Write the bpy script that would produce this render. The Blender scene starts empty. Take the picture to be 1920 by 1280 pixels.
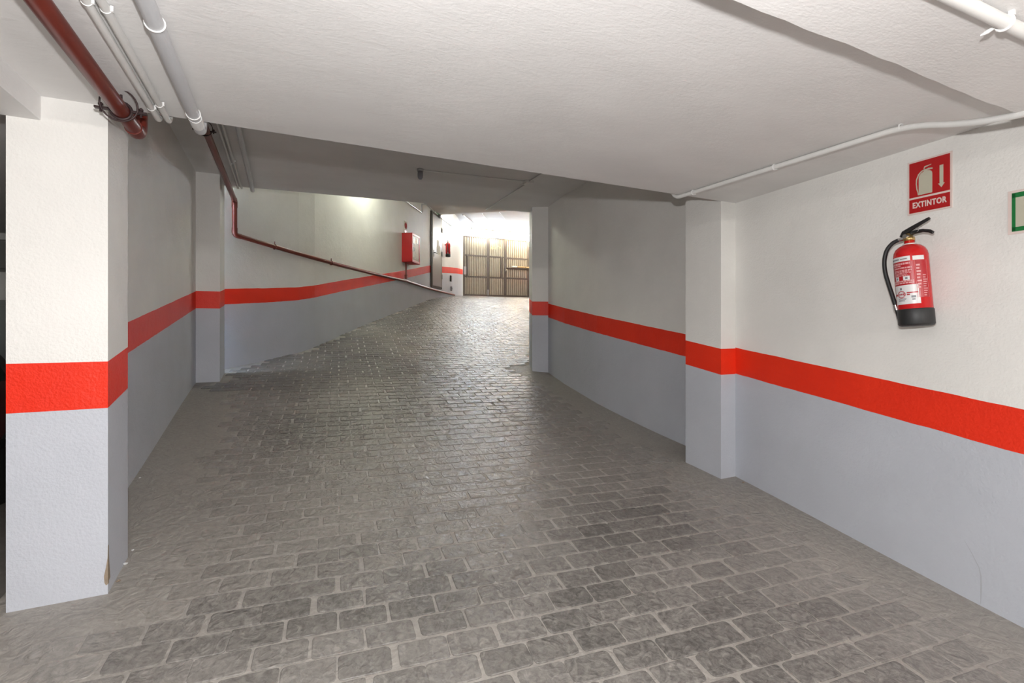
import bpy, bmesh, math, random
from mathutils import Vector, Matrix
from mathutils.bvhtree import BVHTree
random.seed(7)
SC = bpy.context.scene
COL = SC.collection

# ------------------------------------------------------------------ camera, world, light, exposure
# world frame: X across the lane, Y along the lane (into the picture), Z up; the lens is 1.40 m above the aisle
EYE = 1.40
YAW = math.radians(25.3)
F = 17.0 / 36.0 * 1920.0
HOR = 612.0
cam_d = bpy.data.cameras.new('camera')
cam_d.lens = 17.0; cam_d.sensor_width = 36.0; cam_d.clip_start = 0.02
cam_d.shift_y = -(640.0 - HOR) / 1920.0
cam = bpy.data.objects.new('camera', cam_d); COL.objects.link(cam)
cam.location = (0, 0, EYE); cam.rotation_euler = (math.pi / 2, 0, -YAW)
SC.camera = cam

SC.view_settings.view_transform = 'Standard'
SC.view_settings.look = 'None'
SC.view_settings.gamma = 1.0
SC.view_settings.use_curve_mapping = False
SC.view_settings.exposure = 1.15

world = bpy.data.worlds.new('daylight'); SC.world = world
world.use_nodes = True
wb = world.node_tree.nodes['Background']
wb.inputs[0].default_value = (0.62, 0.79, 1.0, 1)
wb.inputs[1].default_value = 38.0

# the photographer's flash on the hot shoe: it throws the hard shadows of the slab edges and pipes seen in the photograph
fl = bpy.data.lights.new('camera_flash_offscreen', 'POINT')
fl.energy = 84; fl.shadow_soft_size = 0.03; fl.color = (1.0, 0.985, 0.98)
flo = bpy.data.objects.new('camera_flash_offscreen', fl); COL.objects.link(flo)
flo.location = (0.0, 0.0, EYE + 0.25)

# ------------------------------------------------------------------ measuring helpers
SN, CS = math.sin(YAW), math.cos(YAW)
def ray(px, py):
    X = (px - 960.0) / F; Z = (HOR - py) / F
    return Vector((CS * X + SN, -SN * X + CS, Z))
ORG = Vector((0, 0, EYE))
def at(px, py, d): return ORG + ray(px, py) * d
def on_z(px, py, z):
    r = ray(px, py); return ORG + r * ((z - EYE) / r.z)
def on_x(px, py, x):
    r = ray(px, py); return ORG + r * (x / r.x)
def on_y(px, py, y):
    r = ray(px, py); return ORG + r * (y / r.y)
def on_wall(px, py, A, B, off=0.0):
    """point of a vertical wall through plan points A, B (shifted by off towards the viewer's side)"""
    d = Vector((B[0] - A[0], B[1] - A[1])).normalized(); n = Vector((-d.y, d.x))
    if n.dot(Vector((A[0], A[1]))) > 0: n = -n
    r = ray(px, py); a = Vector((A[0], A[1])) + n * off
    return ORG + r * (a.dot(n) / Vector((r.x, r.y)).dot(n))
def cam_plan(X, Y): return (CS * X + SN * Y, -SN * X + CS * Y)

# ------------------------------------------------------------------ materials
def new_mat(name):
    m = bpy.data.materials.new(name); m.use_nodes = True
    nt = m.node_tree; b = nt.nodes['Principled BSDF']
    return m, nt, b
def N(nt, typ, **kw):
    n = nt.nodes.new(typ)
    for k, v in kw.items(): setattr(n, k, v)
    return n
def plain(name, col, rough=0.5, metal=0.0, emit=None, estr=0.0, spec=0.5, var=0.06, scale=14.0, bump=0.0, bscale=80.0):
    m, nt, b = new_mat(name)
    tc = N(nt, 'ShaderNodeTexCoord'); no = N(nt, 'ShaderNodeTexNoise')
    no.inputs['Scale'].default_value = scale; no.inputs['Detail'].default_value = 5
    nt.links.new(tc.outputs['Object'], no.inputs['Vector'])
    mx = N(nt, 'ShaderNodeMix', data_type='RGBA')
    mx.inputs[6].default_value = tuple(c * (1 - var) for c in col) + (1,)
    mx.inputs[7].default_value = tuple(min(1, c * (1 + var)) for c in col) + (1,)
    nt.links.new(no.outputs['Fac'], mx.inputs[0]); nt.links.new(mx.outputs[2], b.inputs['Base Color'])
    b.inputs['Roughness'].default_value = rough; b.inputs['Metallic'].default_value = metal
    b.inputs['Specular IOR Level'].default_value = spec
    if emit:
        b.inputs['Emission Color'].default_value = tuple(emit) + (1,); b.inputs['Emission Strength'].default_value = estr
    if bump:
        n2 = N(nt, 'ShaderNodeTexNoise'); n2.inputs['Scale'].default_value = bscale; n2.inputs['Detail'].default_value = 4
        nt.links.new(tc.outputs['Object'], n2.inputs['Vector'])
        bp = N(nt, 'ShaderNodeBump'); bp.inputs['Strength'].default_value = bump; bp.inputs['Distance'].default_value = 0.004
        nt.links.new(n2.outputs['Fac'], bp.inputs['Height']); nt.links.new(bp.outputs['Normal'], b.inputs['Normal'])
    return m
def paint(name, col, rough=0.55, stretch=(1, 1, 1), dist=0.006, dirt=None):
    """painted plaster: orange-peel relief, faint trowel marks, uneven tone"""
    m, nt, b = new_mat(name)
    tc = N(nt, 'ShaderNodeTexCoord'); mp = N(nt, 'ShaderNodeMapping'); mp.inputs['Scale'].default_value = stretch
    nt.links.new(tc.outputs['Object'], mp.inputs['Vector'])
    n1 = N(nt, 'ShaderNodeTexNoise'); n1.inputs['Scale'].default_value = 2.2; n1.inputs['Detail'].default_value = 6
    nt.links.new(mp.outputs['Vector'], n1.inputs['Vector'])
    mx = N(nt, 'ShaderNodeMix', data_type='RGBA')
    d = dirt or tuple(c * 0.93 for c in col)
    mx.inputs[6].default_value = tuple(d) + (1,); mx.inputs[7].default_value = tuple(col) + (1,)
    cr = N(nt, 'ShaderNodeMapRange'); cr.inputs['From Min'].default_value = 0.3; cr.inputs['From Max'].default_value = 0.62
    nt.links.new(n1.outputs['Fac'], cr.inputs['Value']); nt.links.new(cr.outputs['Result'], mx.inputs[0])
    nt.links.new(mx.outputs[2], b.inputs['Base Color'])
    b.inputs['Roughness'].default_value = rough; b.inputs['Specular IOR Level'].default_value = 0.35
    n2 = N(nt, 'ShaderNodeTexNoise'); n2.inputs['Scale'].default_value = 85; n2.inputs['Detail'].default_value = 3
    n3 = N(nt, 'ShaderNodeTexNoise'); n3.inputs['Scale'].default_value = 16; n3.inputs['Detail'].default_value = 4
    nt.links.new(mp.outputs['Vector'], n2.inputs['Vector']); nt.links.new(mp.outputs['Vector'], n3.inputs['Vector'])
    ad = N(nt, 'ShaderNodeMath', operation='MULTIPLY_ADD'); ad.inputs[1].default_value = 1.4
    nt.links.new(n3.outputs['Fac'], ad.inputs[0]); nt.links.new(n2.outputs['Fac'], ad.inputs[2])
    bp = N(nt, 'ShaderNodeBump'); bp.inputs['Strength'].default_value = 0.35; bp.inputs['Distance'].default_value = dist
    nt.links.new(ad.outputs['Value'], bp.inputs['Height']); nt.links.new(bp.outputs['Normal'], b.inputs['Normal'])
    return m

M = {}
M['white'] = paint('white_wall_paint', (0.80, 0.79, 0.76))
M['red'] = paint('red_stripe_paint', (0.82, 0.035, 0.010), 0.45, dirt=(0.72, 0.026, 0.008))
M['grey'] = paint('grey_wall_paint', (0.51, 0.533, 0.585), 0.5)
M['ceil'] = paint('white_ceiling_paint', (0.78, 0.77, 0.76), 0.6, (0.8, 1.5, 1), 0.003)
M['concrete_dark'] = plain('parking_concrete', (0.24, 0.225, 0.205), 0.75, var=0.25, bump=0.3)
M['pipe_red'] = plain('red_pipe_paint', (0.15, 0.021, 0.012), 0.38, var=0.2, scale=9)
M['pipe_white'] = plain('white_conduit', (0.74, 0.74, 0.72), 0.4)
M['pipe_grey'] = plain('pale_grey_pipe', (0.58, 0.59, 0.61), 0.35)
M['clip'] = plain('white_clip', (0.80, 0.80, 0.79), 0.4)
M['steel'] = plain('galvanised_steel', (0.45, 0.45, 0.46), 0.4, 0.9)
M['dark_steel'] = plain('dark_clamp_steel', (0.05, 0.03, 0.03), 0.5, 0.4)
M['black'] = plain('black_plastic', (0.012, 0.012, 0.013), 0.35)
M['rubber'] = plain('black_rubber', (0.020, 0.021, 0.022), 0.5)
M['ext_red'] = plain('extinguisher_red', (0.55, 0.010, 0.012), 0.16, var=0.05)
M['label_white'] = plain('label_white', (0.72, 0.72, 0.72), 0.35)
M['label_red'] = plain('label_red', (0.42, 0.010, 0.018), 0.3)
M['print_grey'] = plain('print_grey', (0.22, 0.22, 0.24), 0.5)
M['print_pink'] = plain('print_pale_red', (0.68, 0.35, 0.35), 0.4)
M['brass'] = plain('brass', (0.55, 0.38, 0.16), 0.3, 0.9)
M['sign_red'] = plain('sign_red', (0.42, 0.006, 0.008), 0.35, var=0.03)
M['sign_cream'] = plain('photoluminescent_cream', (0.50, 0.48, 0.38), 0.5, var=0.05)
M['sign_edge'] = plain('sign_pale_border', (0.70, 0.58, 0.54), 0.5, var=0.03)
M['sign_green'] = plain('sign_green', (0.005, 0.16, 0.035), 0.4, var=0.05)
M['cab_red'] = plain('cabinet_red', (0.48, 0.012, 0.014), 0.35, var=0.06)
M['door_grey'] = plain('grey_steel_door', (0.21, 0.21, 0.20), 0.34, 0.45, var=0.08, scale=3)
M['door_frame'] = plain('dark_door_frame', (0.05, 0.045, 0.04), 0.5)
M['paper'] = plain('paper', (0.70, 0.66, 0.54), 0.8)
M['gate_frame'] = plain('gate_frame_steel', (0.10, 0.085, 0.075), 0.5, 0.3, var=0.2)
M['gate_sheet'] = plain('galvanised_sheet', (0.35, 0.315, 0.255), 0.42, 0.35, var=0.18, scale=5)
M['wood'] = plain('pale_wood', (0.62, 0.42, 0.20), 0.6, var=0.15, scale=20)
M['yellow_print'] = plain('yellow_marker', (0.72, 0.66, 0.30), 0.6)
M['tube'] = plain('lit_tube', (1, 1, 1), 0.4, emit=(1.0, 0.93, 0.80), estr=150.0)
M['tube_warm'] = plain('lit_warm_tube', (1, 1, 1), 0.4, emit=(1.0, 0.76, 0.46), estr=170.0)
M['tube_hall'] = plain('lit_hall_tube', (1, 1, 1), 0.4, emit=(0.97, 1.0, 0.80), estr=105.0)
M['tube_aisle'] = plain('lit_aisle_tube', (1, 1, 1), 0.4, emit=(1.0, 0.96, 0.91), estr=150.0)
M['lamp_body'] = plain('lamp_body', (0.72, 0.72, 0.70), 0.4)
M['car_paint'] = plain('dark_red_car_paint', (0.10, 0.004, 0.006), 0.18, 0.2, var=0.03)
M['car_trim'] = plain('black_car_trim', (0.010, 0.010, 0.010), 0.45)
M['chrome'] = plain('chrome', (0.7, 0.7, 0.7), 0.12, 1.0)
M['tyre'] = plain('tyre', (0.012, 0.012, 0.012), 0.85)
M['lens_red'] = plain('lens_red', (0.35, 0.01, 0.01), 0.15)
M['lens_clear'] = plain('headlamp_lens', (0.6, 0.62, 0.65), 0.08, 0.4)
M['outside'] = plain('outside_paving', (0.55, 0.54, 0.52), 0.8)
M['duct'] = plain('duct_sheet', (0.20, 0.20, 0.19), 0.45, 0.5)
M['garage_door'] = plain('grey_green_locker', (0.22, 0.24, 0.23), 0.5)
M['rubble'] = plain('bare_plaster', (0.28, 0.22, 0.16), 0.9, var=0.3, scale=60, bump=0.5)
M['scuff'] = plain('dark_scuff', (0.42, 0.435, 0.47), 0.8)
def glass(name, col):
    m, nt, b = new_mat(name)
    b.inputs['Base Color'].default_value = tuple(col) + (1,); b.inputs['Roughness'].default_value = 0.05
    b.inputs['Transmission Weight'].default_value = 0.85; b.inputs['IOR'].default_value = 1.2
    no = N(nt, 'ShaderNodeTexNoise'); no.inputs['Scale'].default_value = 4
    mr = N(nt, 'ShaderNodeMapRange'); mr.inputs['To Min'].default_value = 0.04; mr.inputs['To Max'].default_value = 0.14
    nt.links.new(no.outputs['Fac'], mr.inputs['Value']); nt.links.new(mr.outputs['Result'], b.inputs['Roughness'])
    return m
M['glass'] = glass('cabinet_glass', (0.85, 0.86, 0.84))
M['car_glass'] = glass('green_tinted_glass', (0.10, 0.20, 0.16))

def floor_mat(name, lo, hi, dust, rough_lo, rough_hi, island=True):
    m, nt, b = new_mat(name)
    geo = N(nt, 'ShaderNodeNewGeometry'); oi = N(nt, 'ShaderNodeObjectInfo')
    n1 = N(nt, 'ShaderNodeTexNoise'); n1.inputs['Scale'].default_value = 34; n1.inputs['Detail'].default_value = 7; n1.inputs['Roughness'].default_value = 0.7
    n1.inputs['Distortion'].default_value = 0.8
    n2 = N(nt, 'ShaderNodeTexNoise'); n2.inputs['Scale'].default_value = 0.9; n2.inputs['Detail'].default_value = 5
    n3 = N(nt, 'ShaderNodeTexNoise'); n3.inputs['Scale'].default_value = 11; n3.inputs['Detail'].default_value = 5; n3.inputs['Distortion'].default_value = 2.2
    for n in (n1, n2, n3): nt.links.new(geo.outputs['Position'], n.inputs['Vector'])
    mx = N(nt, 'ShaderNodeMix', data_type='RGBA')
    mx.inputs[6].default_value = tuple(lo) + (1,); mx.inputs[7].default_value = tuple(hi) + (1,)
    c1 = N(nt, 'ShaderNodeMapRange'); c1.inputs['From Min'].default_value = 0.37; c1.inputs['From Max'].default_value = 0.64
    nt.links.new(n1.outputs['Fac'], c1.inputs['Value']); nt.links.new(c1.outputs['Result'], mx.inputs[0])
    # dusty wear in large patches and pale veins
    c2 = N(nt, 'ShaderNodeMapRange'); c2.inputs['From Min'].default_value = 0.42; c2.inputs['From Max'].default_value = 0.70
    nt.links.new(n2.outputs['Fac'], c2.inputs['Value'])
    c3 = N(nt, 'ShaderNodeMapRange'); c3.inputs['From Min'].default_value = 0.56; c3.inputs['From Max'].default_value = 0.72; c3.inputs['To Max'].default_value = 0.55
    nt.links.new(n3.outputs['Fac'], c3.inputs['Value'])
    mm = N(nt, 'ShaderNodeMath', operation='MULTIPLY'); mm.inputs[1].default_value = 0.55
    nt.links.new(c2.outputs['Result'], mm.inputs[0])
    sm = N(nt, 'ShaderNodeMath', operation='MAXIMUM'); nt.links.new(mm.outputs[0], sm.inputs[0]); nt.links.new(c3.outputs['Result'], sm.inputs[1])
    mx2 = N(nt, 'ShaderNodeMix', data_type='RGBA'); mx2.inputs[7].default_value = tuple(dust) + (1,)
    nt.links.new(sm.outputs[0], mx2.inputs[0]); nt.links.new(mx.outputs[2], mx2.inputs[6])
    out = mx2.outputs[2]
    if island:
        rs = N(nt, 'ShaderNodeMath', operation='ADD'); nt.links.new(geo.outputs['Random Per Island'], rs.inputs[0]); nt.links.new(oi.outputs['Random'], rs.inputs[1])
        fr = N(nt, 'ShaderNodeMath', operation='FRACT'); nt.links.new(rs.outputs[0], fr.inputs[0])
        mr = N(nt, 'ShaderNodeMapRange'); mr.inputs['To Min'].default_value = 0.86; mr.inputs['To Max'].default_value = 1.14
        nt.links.new(fr.outputs[0], mr.inputs['Value'])
        vm = N(nt, 'ShaderNodeMix', data_type='RGBA', blend_type='MULTIPLY'); vm.inputs[0].default_value = 1.0
        nt.links.new(out, vm.inputs[6]); nt.links.new(mr.outputs['Result'], vm.inputs[7]); out = vm.outputs[2]
    if island:
        a1 = N(nt, 'ShaderNodeAttribute', attribute_type='OBJECT', attribute_name='dust'); a2 = N(nt, 'ShaderNodeAttribute', attribute_type='GEOMETRY', attribute_name='dust')
        am = N(nt, 'ShaderNodeMath', operation='MAXIMUM'); nt.links.new(a1.outputs['Fac'], am.inputs[0]); nt.links.new(a2.outputs['Fac'], am.inputs[1])
        jc = N(nt, 'ShaderNodeMix', data_type='RGBA'); jc.inputs[6].default_value = (0.25, 0.232, 0.21, 1); jc.inputs[7].default_value = (0.34, 0.317, 0.288, 1)
        nt.links.new(c1.outputs['Result'], jc.inputs[0])
        dm = N(nt, 'ShaderNodeMix', data_type='RGBA'); nt.links.new(am.outputs[0], dm.inputs[0]); nt.links.new(out, dm.inputs[6]); nt.links.new(jc.outputs[2], dm.inputs[7]); out = dm.outputs[2]
    nt.links.new(out, b.inputs['Base Color'])
    rr = N(nt, 'ShaderNodeMapRange'); rr.inputs['To Min'].default_value = rough_lo; rr.inputs['To Max'].default_value = rough_hi
    nt.links.new(n3.outputs['Fac'], rr.inputs['Value']); nt.links.new(rr.outputs['Result'], b.inputs['Roughness'])
    ad = N(nt, 'ShaderNodeMath', operation='MULTIPLY_ADD'); ad.inputs[1].default_value = 0.35
    nt.links.new(n1.outputs['Fac'], ad.inputs[0]); nt.links.new(n3.outputs['Fac'], ad.inputs[2])
    bp = N(nt, 'ShaderNodeBump'); bp.inputs['Strength'].default_value = 0.75; bp.inputs['Distance'].default_value = 0.014
    nt.links.new(ad.outputs[0], bp.inputs['Height']); nt.links.new(bp.outputs['Normal'], b.inputs['Normal'])
    b.inputs['Specular IOR Level'].default_value = 0.6
    return m
M['joint'] = floor_mat('dusty_concrete', (0.25, 0.232, 0.21), (0.34, 0.317, 0.288), (0.39, 0.363, 0.328), 0.32, 0.62, False)
M['brick'] = floor_mat('stamped_stone', (0.095, 0.089, 0.082), (0.215, 0.202, 0.186), (0.36, 0.338, 0.31), 0.10, 0.33)

# ------------------------------------------------------------------ mesh helpers
class MB:
    def __init__(s): s.v = []; s.f = []; s.mi = []; s.sm = []
    def add(s, vs, fs, mi=0, smooth=False):
        o = len(s.v); s.v += [Vector(p) for p in vs]
        for f in fs: s.f.append([o + i for i in f]); s.mi.append(mi); s.sm.append(smooth)
        return s
    def box(s, lo, hi, mi=0, mat=None):
        x0, y0, z0 = lo; x1, y1, z1 = hi
        vs = [Vector(p) for p in ((x0, y0, z0), (x1, y0, z0), (x1, y1, z0), (x0, y1, z0), (x0, y0, z1), (x1, y0, z1), (x1, y1, z1), (x0, y1, z1))]
        if mat is not None: vs = [mat @ p for p in vs]
        return s.add(vs, [(0, 3, 2, 1), (4, 5, 6, 7), (0, 1, 5, 4), (1, 2, 6, 5), (2, 3, 7, 6), (3, 0, 4, 7)], mi)
    def bbox(s, lo, hi, b=0.004, mi=0, mat=None):
        """box with chamfered edges"""
        bm = bmesh.new()
        bmesh.ops.create_cube(bm, size=1.0)
        for v in bm.verts: v.co = Vector(((lo[i] + hi[i]) / 2 + v.co[i] * (hi[i] - lo[i]) for i in range(3)))
        bmesh.ops.bevel(bm, geom=bm.edges[:], offset=b, segments=2, affect='EDGES', profile=0.5)
        vs = [v.co.copy() for v in bm.verts]; bm.verts.index_update()
        if mat is not None: vs = [mat @ p for p in vs]
        s.add(vs, [[v.index for v in f.verts] for f in bm.faces], mi, False); bm.free(); return s
    def prism(s, pts, z0, z1, mi=0, mat=None):
        n = len(pts)
        a = sum(pts[i][0] * pts[(i + 1) % n][1] - pts[(i + 1) % n][0] * pts[i][1] for i in range(n))
        if a < 0: pts = pts[::-1]
        vs = [Vector((p[0], p[1], z0)) for p in pts] + [Vector((p[0], p[1], z1)) for p in pts]
        if mat is not None: vs = [mat @ p for p in vs]
        fs = [list(range(n))[::-1], list(range(n, 2 * n))] + [(i, (i + 1) % n, n + (i + 1) % n, n + i) for i in range(n)]
        return s.add(vs, fs, mi)
    def tube(s, pts, r, seg=14, mi=0, cap=True, radii=None):
        pts = [Vector(p) for p in pts]; n = len(pts)
        t0 = (pts[1] - pts[0]).normalized()
        up = Vector((0, 0, 1)) if abs(t0.z) < 0.9 else Vector((1, 0, 0))
        a = t0.cross(up).normalized(); rings = []
        for i, p in enumerate(pts):
            t = (pts[min(i + 1, n - 1)] - pts[max(i - 1, 0)]).normalized()
            a = (a - t * a.dot(t)).normalized(); b = t.cross(a)
            rr = radii[i] if radii else r
            rings.append([p + (a * math.cos(2 * math.pi * k / seg) + b * math.sin(2 * math.pi * k / seg)) * rr for k in range(seg)])
        vs = [p for rg in rings for p in rg]; fs = []
        for i in range(n - 1):
            for k in range(seg):
                k2 = (k + 1) % seg
                fs.append((i * seg + k, i * seg + k2, (i + 1) * seg + k2, (i + 1) * seg + k))
        s.add(vs, fs, mi, True)
        if cap:
            s.add(rings[0], [list(range(seg))[::-1]], mi); s.add(rings[-1], [list(range(seg))], mi)
        return s
    def lathe(s, prof, seg=28, mi=0, mat=None):
        """profile of (radius, height) about Z"""
        vs = []; fs = []
        for r, z in prof:
            for k in range(seg):
                a = 2 * math.pi * k / seg; p = Vector((r * math.cos(a), r * math.sin(a), z)); vs.append(mat @ p if mat is not None else p)
        for i in range(len(prof) - 1):
            for k in range(seg):
                k2 = (k + 1) % seg; fs.append((i * seg + k, i * seg + k2, (i + 1) * seg + k2, (i + 1) * seg + k))
        fs.append(list(range(seg))[::-1]); fs.append([(len(prof) - 1) * seg + k for k in range(seg)])
        return s.add(vs, fs, mi, True)
    def torus(s, c, axis, R, r, seg=24, ts=8, mi=0, a0=0.0, a1=2 * math.pi):
        axis = Vector(axis).normalized(); up = Vector((0, 0, 1)) if abs(axis.z) < 0.9 else Vector((1, 0, 0))
        e1 = axis.cross(up).normalized(); e2 = axis.cross(e1)
        pts = [Vector(c) + (e1 * math.cos(a0 + (a1 - a0) * k / seg) + e2 * math.sin(a0 + (a1 - a0) * k / seg)) * R for k in range(seg + 1)]
        return s.tube(pts, r, ts, mi, True)
    def mesh(s, name, mats, origin=None):
        me = bpy.data.meshes.new(name)
        o = Vector(origin) if origin is not None else Vector((0, 0, 0))
        me.from_pydata([tuple(p - o) for p in s.v], [], s.f)
        for m in mats: me.materials.append(m)
        me.polygons.foreach_set('material_index', s.mi); me.polygons.foreach_set('use_smooth', s.sm)
        me.update(); return me
    def build(s, name, mats, parent=None, origin=None):
        if not isinstance(mats, (list, tuple)): mats = [mats]
        mats = [M[m] if isinstance(m, str) else m for m in mats]
        ob = bpy.data.objects.new(name, s.mesh(name, mats, origin if origin is not None else (parent['org'] if parent is not None and 'org' in parent else None)))
        COL.objects.link(ob)
        if parent is not None: ob.parent = parent
        elif origin is not None: ob.location = Vector(origin)
        return ob
def tag(o, label=None, cat=None, group=None, kind=None):
    if label: o['label'] = label
    if cat: o['category'] = cat
    if group: o['group'] = group
    if kind: o['kind'] = kind
    return o
def thing(name, loc, label, cat, group=None, mat=None):
    """an Empty at the thing's base; parts are modelled in its own frame"""
    o = bpy.data.objects.new(name, None); COL.objects.link(o); o.empty_display_size = 0.05
    if mat is not None: o.matrix_world = mat
    else: o.location = loc
    return tag(o, label, cat, group)
def wall_frame(p, A, B):
    """frame on a wall: x to the viewer's right along it, y away from the viewer into the wall, z up"""
    d = Vector((B[0] - A[0], B[1] - A[1], 0)).normalized(); n = Vector((-d.y, d.x, 0))
    if n.dot(Vector((A[0], A[1], 0))) < 0: n = -n          # pointing away from the camera
    x = n.cross(Vector((0, 0, 1)))
    return Matrix(((x.x, n.x, 0, p[0]), (x.y, n.y, 0, p[1]), (x.z, n.z, 1, p[2]), (0, 0, 0, 1)))
def text_mesh(mb, body, size, mat, mi=0, depth=0.001, width=None, bold=0.0):
    cu = bpy.data.curves.new('lettering', 'FONT'); cu.body = body; cu.size = size; cu.align_x = 'CENTER'; cu.align_y = 'CENTER'
    cu.extrude = depth; cu.space_character = 1.12; cu.offset = bold; cu.resolution_u = 3
    ob = bpy.data.objects.new('lettering', cu); COL.objects.link(ob)
    dg = bpy.context.evaluated_depsgraph_get(); me = bpy.data.meshes.new_from_object(ob.evaluated_get(dg))
    xs = [v.co.x for v in me.vertices]; k = width / (max(xs) - min(xs)) if width else 1.0
    mb.add([mat @ Vector((v.co.x * k, v.co.y, v.co.z)) for v in me.vertices], [list(p.vertices) for p in me.polygons], mi)
    bpy.data.objects.remove(ob); bpy.data.curves.remove(cu); bpy.data.meshes.remove(me)
    return mb
def fillet(pts, r, n=6):
    pts = [Vector(p) for p in pts]; out = [pts[0]]
    for i in range(1, len(pts) - 1):
        a, b, c = pts[i - 1], pts[i], pts[i + 1]
        d0 = (a - b).normalized(); d1 = (c - b).normalized()
        q = min(r, (a - b).length * 0.49, (c - b).length * 0.49)
        p0, p1 = b + d0 * q, b + d1 * q
        for k in range(n + 1):
            t = k / n; out.append(p0 * (1 - t) ** 2 + b * 2 * t * (1 - t) + p1 * t * t)
    out.append(pts[-1]); return out
def interp(tab, x):
    if x <= tab[0][0]: return tab[0][1]
    for (a, fa), (b, fb) in zip(tab, tab[1:]):
        if x <= b: return fa + (fb - fa) * (x - a) / (b - a)
    return tab[-1][1]

# ------------------------------------------------------------------ plan of the place (metres)
C1 = 0.947 + EYE        # ceiling over the aisle
C0 = 0.827 + EYE        # low slab over the camera
C2 = 1.740 + EYE        # slab over the foot of the ramp
C3 = 3.41 + EYE         # upper hall, first bay
C4 = 3.93 + EYE         # upper hall at the gate
E1 = 2.63               # edge of the aisle ceiling
ES = 0.865              # edge of the low slab
WA = ((3.138, 2.61), (2.98, 0.977))                     # right wall of the aisle (plan)
GATE_Y = 18.4
ZP = [(-6, -1.40), (0.35, -1.40), (0.98, -1.350), (1.8, -1.245), (2.62, -1.145), (3.3, -1.085), (4.0, -1.005), (5.05, -0.83), (6.13, -0.665), (6.43, -0.615)]
def zlane(u):
    s = 0.0
    for k in (-0.3, -0.15, 0, 0.15, 0.3): s += interp(ZP, min(u + k, 6.43))
    return s / 5 + EYE
# left wall of the ramp: image x, depth, foot y, stripe bottom y, stripe top y as measured on the photograph
L2M = [(421, 6.21, 691, 570.5, 541.3), (505, 6.85, 676, 566.7, 540.0), (560, 7.33, 661.5, 562.5, 538.3), (590, 7.68, 651.7, 557.6, 534.9), (612, 8.03, 641.5, 552.6, 530.9),
       (640, 8.54, 627.5, 546.3, 525.8), (700, 9.935, 602.5, 534.0, 516.2), (760, 11.87, 580, 521.5, 506.5), (805, 13.9, 561.3, 510.8, 497.6),
       (826, 14.9, 557, 511.3, 499.2), (858, 17.4, 554.5, 512.8, 502.4), (868, 19.45, 554.5, 514.6, 505.2)]
L2 = []
for px, d, yf, yb, yt in L2M:
    p = at(px, yf, d); L2.append((p.x, p.y, p.z, at(px, yb, d).z, at(px, yt, d).z))
RW = [cam_plan(*q) for q in ((.31, 7.5), (.36, 8.1), (.41, 8.5), (.44, 8.8), (.47, 9.2), (.50, 9.7), (.58, 11.0), (.70, 12.9), (.82, 15.0), (.90, 16.0), (1.05, 18.6), (1.36, 21.0))]

RZ = [-.575, -.47, -.40, -.345, -.27, -.18, .06, .42, .80, .93, 1.12, 1.22]

# ------------------------------------------------------------------ floor
def rows_floor():
    rows = []
    u = -6.0
    while u < 6.40:
        rows.append(((-1.07, u, zlane(u)), (3.85, u, zlane(u)))); u += 0.2
    rows.append(((-1.07, 6.43, zlane(6.43)), (3.95, 6.43, zlane(6.43))))
    def out(a, b, k):
        d = Vector((a[0] - b[0], a[1] - b[1])).normalized(); return a[0] + d.x * k, a[1] + d.y * k
    for l, r, rz in zip(L2, RW, RZ):
        la = out(l, r, 0.25); ra = out(r, l, 0.25)
        rows.append(((la[0], la[1], l[2]), (ra[0], ra[1], rz + EYE)))
    # landing beyond the gate line
    rows.append(((6.3, 18.9, rows[-1][0][2]), (10.8, 18.9, rows[-1][0][2])))
    return rows
FR = rows_floor()
fine = []
for (a, b), (c, d) in zip(FR, FR[1:]):
    n = max(1, int(abs(c[1] - a[1]) / 0.3))
    for k in range(n):
        t = k / n; fine.append((Vector(a).lerp(Vector(c), t), Vector(b).lerp(Vector(d), t)))
fine.append((Vector(FR[-1][0]), Vector(FR[-1][1])))
# soften the folds of the ramp, each edge along its own run
for e in (0, 1):
    dist = [0.0]
    for a, b in zip(fine, fine[1:]): dist.append(dist[-1] + max(1e-4, math.hypot(b[e].x - a[e].x, b[e].y - a[e].y)))
    tab = [(d_, r[e].z) for d_, r in zip(dist, fine)]
    for d_, r in zip(dist, fine):
        if d_ > 2: r[e].z = sum(interp(tab, d_ + k * .11) for k in range(-5, 6)) / 11
NC = 12
fb = MB(); top = []
for a, b in fine: top += [a.lerp(b, k / NC) for k in range(NC + 1)]
W1 = NC + 1; nr = len(fine)
fs = [(i * W1 + k, i * W1 + k + 1, (i + 1) * W1 + k + 1, (i + 1) * W1 + k) for i in range(nr - 1) for k in range(NC)]
fb.add(top, fs, 0, True)
BVH = BVHTree.FromPolygons(top, fs)
# sides and underside of the slab
bot = [Vector((p.x, p.y, -0.32)) for p in top]
le = [i * W1 for i in range(nr)]; re = [i * W1 + NC for i in range(nr)]
vs = top + bot; o = len(top); ff = []
for i in range(nr - 1):
    ff.append((le[i], le[i + 1], o + le[i + 1], o + le[i])); ff.append((re[i + 1], re[i], o + re[i], o + re[i + 1]))
for k in range(NC):
    ff.append((k + 1, k, o + k, o + k + 1)); q = (nr - 1) * W1; ff.append((q + k, q + k + 1, o + q + k + 1, o + q + k))
fb.add(vs, ff, 0); fb.add(bot, [f[::-1] for f in fs], 0)
floor = tag(fb.build('floor', 'joint'), kind='structure')
def ground(x, y):
    h = BVH.ray_cast(Vector((x, y, 20)), Vector((0, 0, -1)))
    return h if h[0] is not None else (None,) * 4
def gz(x, y):
    h = ground(x, y)[0]; return h.z if h is not None else EYE - 1.4
pk = MB().box((-9, -6, -0.30), (-1.07, 6.9, 0.0))
tag(pk.build('floor_parking', 'concrete_dark'), kind='structure')

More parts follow.
